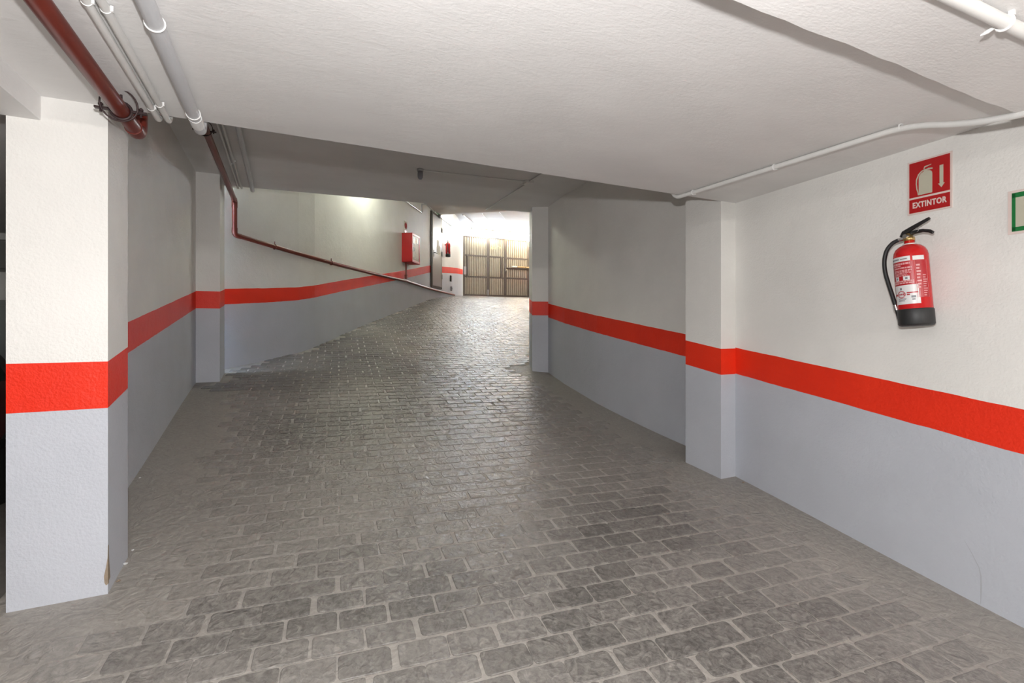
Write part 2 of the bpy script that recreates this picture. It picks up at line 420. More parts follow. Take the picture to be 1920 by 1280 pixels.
# stamped bricks -------------------------------------------------------------------------------
ROT = math.radians(-5.6); BL, BH = 0.200, 0.124
rd = Vector((math.cos(ROT), math.sin(ROT))); nd = Vector((-rd.y, rd.x))
def inset(a, b, k):
    d = Vector((b[0] - a[0], b[1] - a[1])).normalized(); return (a[0] + d.x * k, a[1] + d.y * k)
LEFT = [(-1.0, 0.4), (-0.98, 2.5), (-0.62, 2.55), (-0.62, 3.0), (-0.80, 3.05), (-0.80, 6.25), (-0.64, 6.40), (-0.64, 6.95), (-0.72, 7.05)] + [inset(l, r, -0.05) for l, r in zip(L2[1:], RW[1:])]
RIGHT = [(2.72, 0.4), (2.78, 0.98), (2.86, 2.5), (2.95, 3.1), (3.05, 4.7), (3.1, 6.1), (3.1, 6.5)] + [inset(r, l, -0.02) for l, r in zip(L2, RW)]
POLY = LEFT + RIGHT[::-1]
def inside(x, y):
    c = False; j = len(POLY) - 1
    for i in range(len(POLY)):
        (xi, yi), (xj, yj) = POLY[i], POLY[j]
        if (yi > y) != (yj > y) and x < (xj - xi) * (y - yi) / (yj - yi) + xi: c = not c
        j = i
    return c
def brick_shape(rs):
    """irregular rounded block, 16 corners: top ring, chamfer ring, skirt"""
    hx, hy = BL / 2 - 0.0035 - rs.random() * 0.003, BH / 2 - 0.0032 - rs.random() * 0.003
    ring = []
    for sx, sy in ((1, 1), (-1, 1), (-1, -1), (1, -1)):
        r = 0.006 + rs.random() * 0.016
        cx, cy = sx * (hx - r + rs.uniform(-.004, .002)), sy * (hy - r + rs.uniform(-.003, .002))
        a0 = math.atan2(sy, sx) - math.pi / 4
        for k in range(3): ring.append((cx + r * math.cos(a0 + k * math.pi / 4), cy + r * math.sin(a0 + k * math.pi / 4)))
    return ring
def brick_geom(ring, h, tilt=(0, 0)):
    n = len(ring)
    def q(k, z): return [(x * k + (0 if k == 1 else 0), y * (k if k == 1 else 1 - (1 - k) * 1.7), z + x * tilt[0] + y * tilt[1]) for x, y in ring]
    vs = [(x, y, -0.006) for x, y in ring] + q(1.0, h * 0.55) + q(0.965, h)
    fs = [(i, (i + 1) % n, n + (i + 1) % n, n + i) for i in range(n)] + [(n + i, n + (i + 1) % n, 2 * n + (i + 1) % n, 2 * n + i) for i in range(n)] + [list(range(2 * n, 3 * n))]
    return vs, fs
rs = random.Random(3)
SHAPES = [brick_shape(rs) for _ in range(14)]
TILTS = [(rs.uniform(-.010, .010), rs.uniform(-.015, .015)) for _ in range(14)]
def worn(x, y):
    """the smooth, worn belt at the foot of the ramp and the trowelled margins keep only faint joints"""
    k = interp([(0, 1), (2.2, 1.0), (2.75, 0.55), (3.3, 0.45), (4.0, 0.6), (4.6, 1.0), (30, 1.0)], y - 0.10 * x)
    if y < 6:
        lo = -0.95 if y < 2.4 else -0.62
        k *= interp([(lo, -0.3), (lo + .35, 0.6), (lo + .75, 1.0), (2.1, 1.0), (2.45, 0.6), (2.85, -0.3)], x) if x < lo + .75 or y < 3 else interp([(2.3, 1.0), (3.0, .1)], x)
    return k
bricks = []
for j in range(-20, 190):
    for i in range(-40, 60):
        c = rd * ((i + (0.5 if j % 2 else 0) + rs.uniform(-.05, .05)) * BL) + nd * (j * BH + rs.uniform(-.003, .003))
        if c.y < 0.55 or c.y > 18.2: continue
        if not (inside(c.x + rd.x * .09, c.y + rd.y * .09) and inside(c.x - rd.x * .09, c.y - rd.y * .09)): continue
        loc, nrm, _, _ = ground(c.x, c.y)
        if loc is None: continue
        d = Vector((c.x, c.y)); cy = SN * c.x + CS * c.y; cx = CS * c.x - SN * c.y
        vis = cy > 0.3 and abs(cx / cy) * F < 1000 and (EYE - loc.z) / cy * F + HOR < 1330
        bricks.append((cy if vis else 99 + cy, loc, nrm, rs.randrange(14)))
bricks.sort(key=lambda q: q[0])
sx = Vector((rd.x, rd.y, 0))
def brick_matrix(loc, nrm):
    z = nrm if nrm.z > 0 else -nrm; y = z.cross(sx).normalized(); x = y.cross(z)
    return Matrix(((x.x, y.x, z.x, loc.x), (x.y, y.y, z.y, loc.y), (x.z, y.z, z.z, loc.z), (0, 0, 0, 1)))
BM_ = []
for k in range(14):
    v_, f_ = brick_geom(SHAPES[k], 0.0042, TILTS[k]); BM_.append(MB().add(v_, f_).mesh('brick', [M['brick']]))
rest = MB(); DUST = []
n = -1
for _, loc, nrm, k in bricks:
    h = worn(loc.x, loc.y) + rs.uniform(-.12, .10) * (worn(loc.x, loc.y) < .95); m = brick_matrix(loc, nrm)
    if h < .06: continue
    n += 1; dust = max(0.0, min(1.0, 1.12 - h * 1.15))
    if n < 300:
        ob = bpy.data.objects.new('brick', BM_[k]); COL.objects.link(ob); ob.parent = floor
        m.translation -= m.col[2].to_3d() * 0.0042 * (1 - h)
        ob.matrix_local = m; ob['dust'] = dust
    else:
        hh = (0.0042 if loc.y < 5 else 0.0065) * h
        v_, f_ = brick_geom(SHAPES[k], hh, (TILTS[k][0] * h, TILTS[k][1] * h)); rest.add([m @ Vector(p) for p in v_], f_); DUST += [dust] * len(v_)
fbk = tag(rest.build('far_bricks', 'brick', floor), kind='stuff')
fbk.data.attributes.new('dust', 'FLOAT', 'POINT').data.foreach_set('value', DUST)

# ------------------------------------------------------------------ walls
def wall(name, pts, top, thick=0.2, side=1, jit=0.0016, cut=None, bottom_ext=0.25, close=False):
    """pts: (x, y, foot, stripe bottom, stripe top) left to right; grey dado, red stripe, white above; side=+1 thickens to the left of the run"""
    P = []
    for a, b in zip(pts, pts[1:]):
        L = math.hypot(b[0] - a[0], b[1] - a[1]); n = max(1, int(L / 0.06))
        for k in range(n): P.append(tuple(a[i] + (b[i] - a[i]) * k / n for i in range(5)))
    P.append(tuple(pts[-1]))
    rj = random.Random(len(P)); mb = MB(); n = len(P)
    def lev(i):
        x, y, zf, zb, zt = P[i]; e = 0 if i in (0, n - 1) else jit
        return [zf - bottom_ext, zb + rj.uniform(-e, e), zt + rj.uniform(-e, e), top]
    LV = [lev(i) for i in range(n)]
    back = []
    for i in range(n):
        a = P[max(i - 1, 0)]; b = P[min(i + 1, n - 1)]
        d = Vector((b[0] - a[0], b[1] - a[1])).normalized(); nn = Vector((-d.y, d.x)) * side * thick
        back.append((P[i][0] + nn.x, P[i][1] + nn.y))
    for lv, mi in ((0, 2), (1, 1), (2, 0)):
        vs = [(P[i][0], P[i][1], LV[i][lv]) for i in range(n)] + [(P[i][0], P[i][1], LV[i][lv + 1]) for i in range(n)]
        fs = [(i, i + 1, n + i + 1, n + i) for i in range(n - 1)]
        if side < 0: fs = [f[::-1] for f in fs]
        mb.add(vs, fs, mi)
        for e in (0, n - 1):       # end faces carry the stripe too
            q = [(P[e][0], P[e][1], LV[e][lv]), (back[e][0], back[e][1], LV[e][lv]), (back[e][0], back[e][1], LV[e][lv + 1]), (P[e][0], P[e][1], LV[e][lv + 1])]
            mb.add(q, [(0, 1, 2, 3)], mi)
    vs = [(back[i][0], back[i][1], LV[i][0]) for i in range(n)] + [(back[i][0], back[i][1], top) for i in range(n)]
    mb.add(vs, [(i + 1, i, n + i, n + i + 1) for i in range(n - 1)], 0)
    vs = [(P[i][0], P[i][1], top) for i in range(n)] + [(back[i][0], back[i][1], top) for i in range(n)]
    mb.add(vs, [(i, i + 1, n + i + 1, n + i) for i in range(n - 1)], 0)
    return tag(mb.build(name, ['white', 'red', 'grey']), kind='structure')
def E(*z): return tuple(q + EYE for q in z)
# aisle, right-hand wall and the pier at its end
wd = Vector((WA[0][0] - WA[1][0], WA[0][1] - WA[1][1])).normalized()
def wa(u): return WA[1][0] + wd.x / wd.y * (u - WA[1][1])
wall('wall_right', [(wa(-6.1), -6.1, *E(-1.40, -.64, -.44)), (wa(0.2), 0.2, *E(-1.40, -.64, -.44)), (wa(.977), .977, *E(-1.354, -.569, -.369)), (wa(2.75), 2.75, *E(-1.13, -.346, -.146))], C1 + .01, 0.25, -1)
def pier(name, x0, x1, y0, y1, zf, sb0, sb1, h, top, label, drop=0.35):
    """rectangular pier with painted dado and stripe; sb0 / sb1: stripe bottom at its front and back"""
    mb = MB(); c = [(x0, y0), (x1, y0), (x1, y1), (x0, y1)]; r = random.Random(int(x0 * 100))
    sb = [sb0, sb0, sb1, sb1]
    N_ = 8
    for i in range(4):
        a, b = c[i], c[(i + 1) % 4]; s0, s1 = sb[i], sb[(i + 1) % 4]
        for k in range(N_):
            t0, t1 = k / N_, (k + 1) / N_
            p0 = (a[0] + (b[0] - a[0]) * t0, a[1] + (b[1] - a[1]) * t0); p1 = (a[0] + (b[0] - a[0]) * t1, a[1] + (b[1] - a[1]) * t1)
            w = lambda t: s0 + (s1 - s0) * t
            for lo, hi, mi in ((lambda t: zf - drop, w, 2), (w, lambda t: w(t) + h, 1), (lambda t: w(t) + h, lambda t: top, 0)):
                mb.add([(*p0, lo(t0)), (*p1, lo(t1)), (*p1, hi(t1)), (*p0, hi(t0))], [(0, 1, 2, 3)], mi)
    mb.add([(*p, top) for p in c], [(0, 1, 2, 3)], 0); mb.add([(*p, zf - drop) for p in c], [(3, 2, 1, 0)], 2)
    return tag(mb.build(name, ['white', 'red', 'grey']), label, None, None, 'structure')
col_near = pier('column', -1.008, -0.683, E1 - .005, 2.92, EYE - 1.13, EYE - .350, EYE - .299, .20, C2, 'broad painted column under the red pipe elbow')
pier('column', 2.985, 3.35, E1 - .005, 2.98, EYE - 1.15, EYE - .364, EYE - .309, .196, C2, 'painted pier at the end of the wall with the extinguisher')
pier('column', -1.05, -0.658, 6.43, 6.92, EYE - .61, EYE + .206, EYE + .262, .195, C2, 'painted pier where the ramp wall begins, below the red pipe', 1.1)
# far right pier, its inner face turned with the ramp
def poly_pier(name, c, zf, sb, h, top, label):
    mb = MB(); n = len(c)
    for i in range(n):
        a, b = c[i], c[(i + 1) % n]; s0, s1 = sb[i], sb[(i + 1) % n]
        mb.add([(*a, zf - .35), (*b, zf - .35), (*b, s1), (*a, s0)], [(0, 1, 2, 3)], 2)
        mb.add([(*a, s0), (*b, s1), (*b, s1 + h), (*a, s0 + h)], [(0, 1, 2, 3)], 1)
        mb.add([(*a, s0 + h), (*b, s1 + h), (*b, top), (*a, top)], [(0, 1, 2, 3)], 0)
    mb.add([(*p, top) for p in c], [list(range(n))], 0); mb.add([(*p, zf - .35) for p in c], [list(range(n))[::-1]], 2)
    return tag(mb.build(name, ['white', 'red', 'grey']), label, None, None, 'structure')
pa = at(998, 700, 7.05); pb = at(1029, 700, 7.02); pc = at(992.3, 690, 7.49)
poly_pier('column', [(pa.x, pa.y), (pb.x + .12, pb.y - .06), (pb.x + .25, pc.y + .1), (pc.x, pc.y)], EYE - .62, [EYE + .165, EYE + .16, EYE + .2, EYE + .232], .2, C2, 'painted pier on the right of the ramp opening')
# ramp side walls
wall('wall_right_ramp', [(3.30, 2.97, *E(-1.11, -.325, -.122)), (3.30, 3.31, *E(-1.095, -.27, -.068)), (3.30, 4.66, *E(-.90, -.0745, .127)), (3.37, 5.5, *E(-.77, .045, .247)), (3.50, 6.25, *E(-.68, .152, .352))], C2 + .01, 0.2, -1)
wall('wall_left', [(-0.89, 2.90, *E(-1.13, -.30, -.10)), (-0.89, 3.91, *E(-1.003, -.153, .042)), (-0.89, 6.45, *E(-.606, .206, .40))], C2 + .01, 0.14, 1, bottom_ext=1.1)
first = L2[0]; second = L2[1]
ext = tuple(first[i] + (first[i] - second[i]) * 0.5 for i in range(5))
DOOR_A, DOOR_B = L2[8], L2[9]
wall('wall_left_ramp', [ext] + L2, C4 + .05, 0.2, 1)
rw5 = [(r[0], r[1], l[2], l[2] + .8, l[2] + 1.0) for l, r in zip(L2, RW)]
wall('wall_right_upper', [(pc.x + .06, pc.y - .12, EYE - .62, EYE + .2, EYE + .4)] + rw5, C4 + .05, 0.2, -1)
# shell of the aisle and of the dark parking bays
sh = MB().box((-9, -6.2, -.3), (4, -6.0, C1 + .3)); tag(sh.build('wall_back', 'white'), kind='structure')
sh = MB().box((-9.2, -6, -.3), (-9.0, 6.9, C1 + .3)); tag(sh.build('wall_parking_side', 'white'), kind='structure')
sh = MB().box((-9, 6.65, -.3), (-1.03, 6.90, C1 + .3)); tag(sh.build('wall_parking_end', 'white'), kind='structure')
# ------------------------------------------------------------------ ceilings and beams
def slab(name, pts, z0, z1, m='ceil'):
    return tag(MB().prism(pts, z0, z1).build(name, m), kind='structure')
def ragged(p, q, n, j, seed):
    r = random.Random(seed); o = []; k = 0.0
    for i in range(n + 1):
        t = i / n; k = k * 0.7 + r.uniform(-j, j)
        o.append((p[0] + (q[0] - p[0]) * t, p[1] + (q[1] - p[1]) * t + k))
    return o
edge = ragged((4.0, ES), (-1.2, ES + .0), 60, 0.004, 5)
slab('ceiling_low', [(-1.2, -6), (4.0, -6)] + edge, C0, C1 + .25)
edge = ragged((4.0, E1), (-1.0, E1), 90, 0.0016, 8)
slab('ceiling', [(-1.0, 0.3), (4.0, 0.3)] + edge, C1, C2 + .3)
slab('ceiling_parking', [(-9, -6), (-1.0, -6), (-1.0, 6.9), (-9, 6.9)], C1, C1 + .25)
slab('ceiling_beam', [(-1.30, -6), (-0.902, -6), (-0.902, E1 - .006), (-1.30, E1 - .006)], 0.8476 + EYE, C1 + .1)
e2a = on_z(415.5, 346.9, C2); e2b = on_z(987.5, 397.8, C2)
ed = (e2b - e2a).normalized()
slab('ceiling_ramp', [(-1.1, E1 - .3), (3.9, E1 - .3), (3.9, (e2b + ed * .6).y), ((e2b).x, e2b.y), (e2a.x, e2a.y), (-1.1, (e2a - ed * .4).y)], C2, C4 + .2)
sa = at(825, 403, 14.8); sb_ = at(945, 396, 14.3); sd = (sb_ - sa).normalized()
s0 = sa - sd * 1.5; s1 = sa + sd * 6.5
slab('ceiling_hall', [(-1.6, 6.4), (5.0, 6.3), (s1.x + 1, s1.y - 4), (s1.x, s1.y), (s0.x, s0.y), (s0.x - 1.0, s0.y - 1.2)], C3, C3 + .8)
slab('ceiling_gate', [(s0.x - .3, s0.y - .3), (s1.x + .3, s1.y - .6), (11.5, 18.9), (5.6, 18.9)], C4, C4 + .25)

# ------------------------------------------------------------------ lamps of the place
def batten(p0, p1, lit, label, group, rod=0, name='fluorescent_lamp', tube='tube'):
    p0, p1 = Vector(p0), Vector(p1); d = (p1 - p0); L = d.length; d.normalize(); y = Vector((0, 0, 1)).cross(d)
    m = Matrix(((d.x, y.x, 0, p0.x), (d.y, y.y, 0, p0.y), (0, 0, 1, p0.z), (0, 0, 0, 1)))
    t = thing(name, None, label, 'lamp', group, m)
    MB().bbox((0, -.03, -.045), (L, .03, 0), .006).build('housing', 'lamp_body', t)
    MB().tube([(.05, 0, -.075), (L - .05, 0, -.075)], .014, 12).build(tube, lit, t)
    if rod:
        for x in (.2, L - .2): MB().tube([(x, 0, -.002), (x, 0, rod)], .005, 8).build('rod', 'steel', t)
    for x in (.03, L - .03): MB().bbox((x - .02, -.018, -.095), (x + .02, .018, -.044), .004).build('lamp_holder', 'lamp_body', t)
    return t
for v0, lit in ((6.75, 'tube'), (8.35, 'tube_warm')):
    batten((v0, GATE_Y - .28, C4 - .003), (v0 + 1.3, GATE_Y - .28, C4 - .003), lit, 'fluorescent batten under the ceiling above the gate, glowing ' + ('white' if lit == 'tube' else 'warm yellow'), 'battens above the gate')
q = cam_plan(-1.72, 14.95); q2 = cam_plan(-1.60, 15.95)
batten((q[0], q[1], C4 - .003), (q2[0], q2[1], C4 - .003), 'tube', 'fluorescent batten behind the ceiling step near the grey door', 'battens in the upper hall')
# greenish light high on the ramp wall comes from a lamp just past the ramp slab
batten((1.0, 9.0, C3 - .25), (2.1, 9.6, C3 - .25), 'tube_hall', 'fluorescent batten on the hall ceiling just past the ramp slab', 'battens in the upper hall', .247)
# the aisle's own ceiling lamps behind the camera
batten((-0.6, -3.6, C0 - .003), (0.6, -3.6, C0 - .003), 'tube_aisle', 'fluorescent batten at the back of the aisle near the parking bays', 'battens in the aisle', 0, 'fluorescent_lamp_offscreen', 'tube_offscreen')
batten((1.2, -3.6, C0 - .003), (2.4, -3.6, C0 - .003), 'tube_aisle', 'fluorescent batten at the back of the aisle near the extinguisher wall', 'battens in the aisle', 0, 'ceiling_lamp_offscreen', 'lamp_tube_offscreen')

# ------------------------------------------------------------------ gate
def gp(px, py): return on_y(px, py, GATE_Y)
GX0 = gp(868, 500).x - .02; GX1 = 10.15
gz0 = gp(880, 553.5).z; gz1 = gp(880, 440.5).z
x_a = gp(914.5, 500).x; x_b = gp(946.5, 500).x; x_c = x_b + (x_a - GX0)
zr1 = gp(890, 478).z; zr2 = gp(890, 517.5).z; zr1r = gp(970, 484).z; zshelf = gp(970, 503).z; zr2r = gp(970, 521).z
gate = thing('garage_gate', (GX0, GATE_Y, gz0 - .028), 'dark framed gate of corrugated metal panels at the top of the ramp', 'gate')
def g_part(name, m, mb): return mb.build(name, m, gate)
G = lambda x, z: (x - GX0, z - gz0)
def rail(x0, x1, z, h=.07, name='rail'):
    g_part(name, 'gate_frame', MB().bbox((x0 - GX0, -.03, z - gz0 - h / 2), (x1 - GX0, .03, z - gz0 + h / 2), .006))
def post(x, w=.085, z0=None, z1=None, name='post'):
    g_part(name, 'gate_frame', MB().bbox((x - GX0 - w / 2, -.045, (z0 or gz0) - gz0), (x - GX0 + w / 2, .045, (z1 or gz1) - gz0), .008))
def sheet(x0, x1, z0, z1, pitch=.092):
    """corrugated sheet with real ribs"""
    mb = MB(); n = max(3, int((x1 - x0) / pitch)); p = (x1 - x0) / n; prof = []
    for i in range(n):
        for t, d in ((0, 0), (.30, 0), (.42, -.030), (.78, -.030), (.90, 0)): prof.append((x0 + (i + t) * p - GX0, d))
    prof.append((x1 - GX0, 0)); k = len(prof)
    vs = [(x, d, z0 - gz0) for x, d in prof] + [(x, d, z1 - gz0) for x, d in prof] + [(x, d + .006, z0 - gz0) for x, d in prof] + [(x, d + .006, z1 - gz0) for x, d in prof]
    fs = [(i, i + 1, k + i + 1, k + i) for i in range(k - 1)] + [(2 * k + i + 1, 2 * k + i, 3 * k + i, 3 * k + i + 1) for i in range(k - 1)]
    mb.add(vs, fs); return g_part('panel', 'gate_sheet', mb)
post(GX0 + .04); post(x_a, .11); post(x_b, .11); post(x_c, .11); post(GX1 - .04)
rail(GX0, GX1, gz0 + .04, .08, 'bottom_rail'); rail(GX0, GX1, gz1 - .03, .06, 'top_rail')
rail(GX0, x_b, zr1); rail(GX0, x_b, zr2); rail(x_b, GX1, zr1r); rail(x_b, GX1, zr2r); rail(x_b, GX1, zshelf, .05)
post(GX0 + .20, .07, zr2, zr1, 'stile'); post(x_b - .17, .07, zr2, zr1, 'stile')
for a, b in ((GX0 + .05, x_a - .04), (x_a + .04, x_b - .04)):
    for z0, z1 in ((gz0 + .06, zr2 - .02), (zr2 + .02, zr1 - .02), (zr1 + .02, gz1 - .04)): sheet(a, b, z0, z1)
for a, b in ((x_b + .04, x_c - .04), (x_c + .04, GX1 - .05)):
    for z0, z1 in ((gz0 + .06, zr2r - .02), (zr2r + .02, zshelf - .02), (zshelf + .02, zr1r - .02), (zr1r + .02, gz1 - .04)): sheet(a, b, z0, z1)
lk = gp(947, 505.5)
lo = g_part('lock', 'gate_frame', MB().bbox((lk.x - GX0 - .05, -.075, lk.z - gz0 - .10), (lk.x - GX0 + .05, -.044, lk.z - gz0 + .10), .006))
MB().lathe([(.026, 0), (.030, .01), (.022, .035), (.0, .04)], 14, 0, Matrix.Translation((lk.x - GX0, -.074, lk.z - gz0)) @ Matrix.Rotation(math.pi / 2, 4, 'X')).build('knob', 'chrome', lo)
lk = gp(871, 506)
g_part('bolt_box', 'steel', MB().bbox((lk.x - GX0 - .06, -.09, lk.z - gz0 - .16), (lk.x - GX0 + .05, -.044, lk.z - gz0 + .16), .008))
lk = gp(914, 546)
g_part('drop_bolt', 'steel', MB().bbox((lk.x - GX0 - .02, -.065, 0.05), (lk.x - GX0 + .02, -.044, .28), .004))
# pale yellow marker strokes on the middle panel (not legible)
mk = MB()
for i, px in enumerate((922.6, 926, 929.5, 933.5, 937)):
    p = gp(px, 463); mk.torus((p.x - GX0, -.024, p.z - gz0 + (.02 if i % 2 else -.02)), (0, 1, 0), .042, .008, 12, 5, 0, .6 * i, .6 * i + 4.4)
mk.build('marker_scrawl', 'yellow_print', gate)
for (xa, xb, za), m, lb in (((958, 967.5, 501.6), 'label_white', 'short white board lying on the gate rail'), ((968.3, 982.3, 501.8), 'wood', 'pale wooden board on the gate rail beside the white board'), ((983.6, 990, 502.2), 'wood', 'pale wooden board on the gate rail next to the pier')):
    a, b = gp(xa, za), gp(xb, za)
    o = MB().bbox((0, -.05, 0), (b.x - a.x, .05, .052), .006).build('board', m, None, None); o.location = (a.x, GATE_Y - .097, zshelf + .024)
    tag(o, lb, 'board', 'boards on the gate rail')
g_part('shelf', 'gate_frame', MB().bbox((x_b + .05 - GX0, -.14, zshelf - gz0 - .012), (x_c - .05 - GX0, -.028, zshelf - gz0 + .024), .004))
# outside beyond the gate
oo = MB().box((2, 18.9, gz0 - .3), (16, 26, gz0 - .02)); tag(oo.build('ground_outside', 'outside'), kind='structure')
# jambs closing the gate opening left and right
jb = MB().box((4.9, GATE_Y - .06, gz0 - .3), (GX0 + .005, GATE_Y + .22, C4 + .1)).build('wall_gate_left', 'white'); tag(jb, kind='structure')
jb = MB().box((GX1 - .005, GATE_Y - .06, gz0 - .3), (12.0, GATE_Y + .22, C4 + .1)).build('wall_gate_right', 'white'); tag(jb, kind='structure')

# ------------------------------------------------------------------ steel door and fittings on the ramp wall
def seg_at(px):
    for i in range(len(L2M) - 1):
        if L2M[i][0] <= px <= L2M[i + 1][0]: return L2[i], L2[i + 1]
    return L2[-2], L2[-1]
def on_l2(px, py, off=0.0):
    a, b = seg_at(px); return on_wall(px, py, a, b, off)
A8, B9 = L2[8], L2[9]
p0 = on_wall(808.6, 536, A8, B9); p1 = on_wall(826.0, 539.5, A8, B9)
pt = on_wall(810, 402, A8, B9)
W_ = math.hypot(p1.x - p0.x, p1.y - p0.y); H_ = 2.12
fm = wall_frame((p0.x, p0.y, p0.z), A8, B9)
door = bpy.data.objects.new('door_1', None); COL.objects.link(door); door.matrix_world = fm
tag(door, 'tall grey steel door with a lever handle on the ramp wall', None, None, 'structure')
MB().bbox((-.07, -.035, -.03), (0.0, .05, H_ + .06), .006).bbox((W_, -.035, -.03), (W_ + .05, .05, H_ + .06), .006).bbox((0, -.035, H_), (W_, .05, H_ + .06), .006).build('frame', 'door_frame', door)
lf = MB().bbox((.005, -.045, 0.02), (W_ - .005, .01, H_ - .005), .006).build('leaf', 'door_grey', door)
MB().box((0, -.03, -.035), (W_, .03, .02)).build('threshold', 'door_frame', door)
hd = MB().tube(fillet([(.10, -.045, .98), (.10, -.10, .98), (.24, -.10, .98)], .02), .011, 10).bbox((.07, -.052, .86), (.13, -.044, 1.06), .003)
hd.build('lever_handle', 'black', lf)
for z in (.35, 1.05, 1.78): MB().tube([(W_ - .01, -.055, z - .07), (W_ - .01, -.055, z + .07)], .016, 10).build('hinge', 'steel', lf)
def on_frame(fm, x, y, z): return fm @ Vector((x, y, z))
def sheet_on(name, fm, x0, x1, z0, z1, y, m, label, cat, lines=0, pm='print_grey', group=None):
    c = fm @ Matrix.Translation((x0, y, z0))
    t = thing(name, None, label, cat, group, c)
    MB().box((0, -.002, 0), (x1 - x0, 0, z1 - z0)).build('sheet', m, t)
    if lines:
        mb = MB(); r = random.Random(lines)
        for i in range(lines):
            zz = (z1 - z0) * (1 - (i + 1) / (lines + 1.0)); mb.box(((x1 - x0) * .12, -.003, zz - .004), ((x1 - x0) * r.uniform(.55, .9), -.0018, zz + .004))
        tag(mb.build('printed_lines', pm, t), kind='stuff')
    return t
sheet_on('paper_notice', fm, .36, .70, 1.00, 1.26, -.046, 'paper', 'large cream paper notice taped to the grey door', 'notice', 5)
sheet_on('paper_notice', fm, .38, .58, 1.27, 1.42, -.046, 'paper', 'small cream paper notice above the larger one on the grey door', 'notice', 3)

# emergency exit sign above the door
es0 = on_wall(812.5, 398, A8, B9); ef = wall_frame((es0.x, es0.y, es0.z), A8, B9)
t = thing('exit_sign', None, 'small green and white emergency sign above the grey door', 'sign', None, ef)
MB().bbox((0, -.03, -.10), (.46, 0, .10), .004).build('panel', 'sign_green', t)
mb = MB().box((.05, -.033, -.06), (.17, -.029, .06)).box((.29, -.033, -.015), (.41, -.029, .015)).prism([(.22, -.05), (.28, 0), (.22, .05)], .029, .033, 0, Matrix.Rotation(math.pi / 2, 4, 'X'))
mb.build('symbol', 'label_white', t)

# fire hose cabinet with its feed pipe
hc = on_l2(777, 497); a, b = seg_at(777); hf = wall_frame((hc.x, hc.y, hc.z), a, b)
cl = on_l2(770.5, 495); cr = on_l2(788, 497)
cw, ch, cdp = .60, .70, .24
hf = wall_frame((hc.x, hc.y, on_l2(771, 497, .2).z), a, b)
cabm = hf @ Matrix.Translation((-.95, 0, .07))
t = thing('hose_cabinet', None, 'red fire hose cabinet with a glazed front on the ramp wall', 'cabinet', None, cabm)
fr = MB()
fr.bbox((0, -cdp, 0), (.02, 0, ch), .003).bbox((cw - .02, -cdp, 0), (cw, 0, ch), .003).bbox((0, -cdp, 0), (cw, 0, .02), .003).bbox((0, -cdp, ch - .02), (cw, 0, ch), .003).box((.01, -.012, .01), (cw - .01, 0, ch - .01))
fr.build('body', 'cab_red', t)
d = MB()
for lo_, hi_ in (((0, -cdp - .02, 0), (.045, -cdp, ch)), ((cw - .045, -cdp - .02, 0), (cw, -cdp, ch)), ((0, -cdp - .02, 0), (cw, -cdp, .06)), ((0, -cdp - .02, ch - .045), (cw, -cdp, ch))): d.bbox(lo_, hi_, .003)
dr = d.build('door', 'cab_red', t)
MB().box((.04, -cdp - .012, .05), (cw - .04, -cdp - .006, ch - .04)).build('pane', 'glass', dr)
MB().box((.08, -cdp - .0145, ch - .24), (.24, -cdp - .0125, ch - .08)).build('sticker', 'label_white', dr)
MB().box((.36, -cdp - .0145, ch - .20), (.46, -cdp - .0125, ch - .08)).build('sticker', 'label_white', dr)
mb = MB()
for k in range(5): mb.torus((cw / 2, -.06 - .028 * k, ch / 2), (0, 1, 0), .20, .016, 26, 8)
mb.build('hose_reel', 'label_red', t)
MB().lathe([(.05, -.2), (.05, -.03)], 16, 0, Matrix.Translation((cw / 2, -.01, ch / 2)) @ Matrix.Rotation(-math.pi / 2, 4, 'X')).build('reel_hub', 'steel', t)
pz = on_l2(765.5, 527).z - hf.translation.z - .07
MB().tube([(.10, -.07, .02), (.10, -.07, pz + .03)], .021, 12).tube([(.10, -.07, pz + .12), (.10, -.07, pz + .02)], .034, 12).build('feed_pipe', 'pipe_red', t)

sg = on_l2(758, 436.5); sf = wall_frame((sg.x, sg.y, sg.z), a, b)
t = thing('hose_sign', None, 'narrow red and white sign on the wall above the fire hose cabinet', 'sign', None, sf @ Matrix.Translation((-.02, 0, 0)))
MB().bbox((0, -.006, 0), (.22, 0, .30), .001).build('panel', 'sign_cream', t)
mb = MB().box((.02, -.0085, .02), (.20, -.0055, .08))
for k in range(3): mb.torus((.11, -.008, .19), (0, 1, 0), .075 - .022 * k, .008, 18, 6)
mb.build('print', 'sign_red', t)

# thin conduits along the top of the ramp wall
def conduit(name, pts, r, m, label, cat='conduit', clips=(), group=None, seg=10, clip_m='clip'):
    o = Vector(pts[0]); t = thing(name, o, label, cat, group); t['org'] = tuple(o)
    MB().tube(pts, r, seg).build('pipe', m, t)
    for c, ax in clips:
        mb = MB(); mb.torus(c, ax, r * 1.12, r * .22, 18, 6); mb.build('clip', clip_m, t)
    return t
pw = [on_l2(745, 366, .02), on_l2(791, 398.5, .02), on_l2(791, 383, .02), on_l2(800, 383, .02), on_l2(824, 406.5, .02), on_l2(848, 424, .02)]
conduit('wall_conduit', pw, .013, 'pipe_grey', 'thin conduit zigzagging along the top of the ramp wall')
p = on_l2(824, 406, .05); o = MB().lathe([(.0, -.05), (.05, -.05), (.055, .05), (.0, .05)], 14).build('wall_lamp_box', 'steel', None, None); o.location = p
tag(o, 'small grey junction box at the corner of the grey door head', 'junction box')
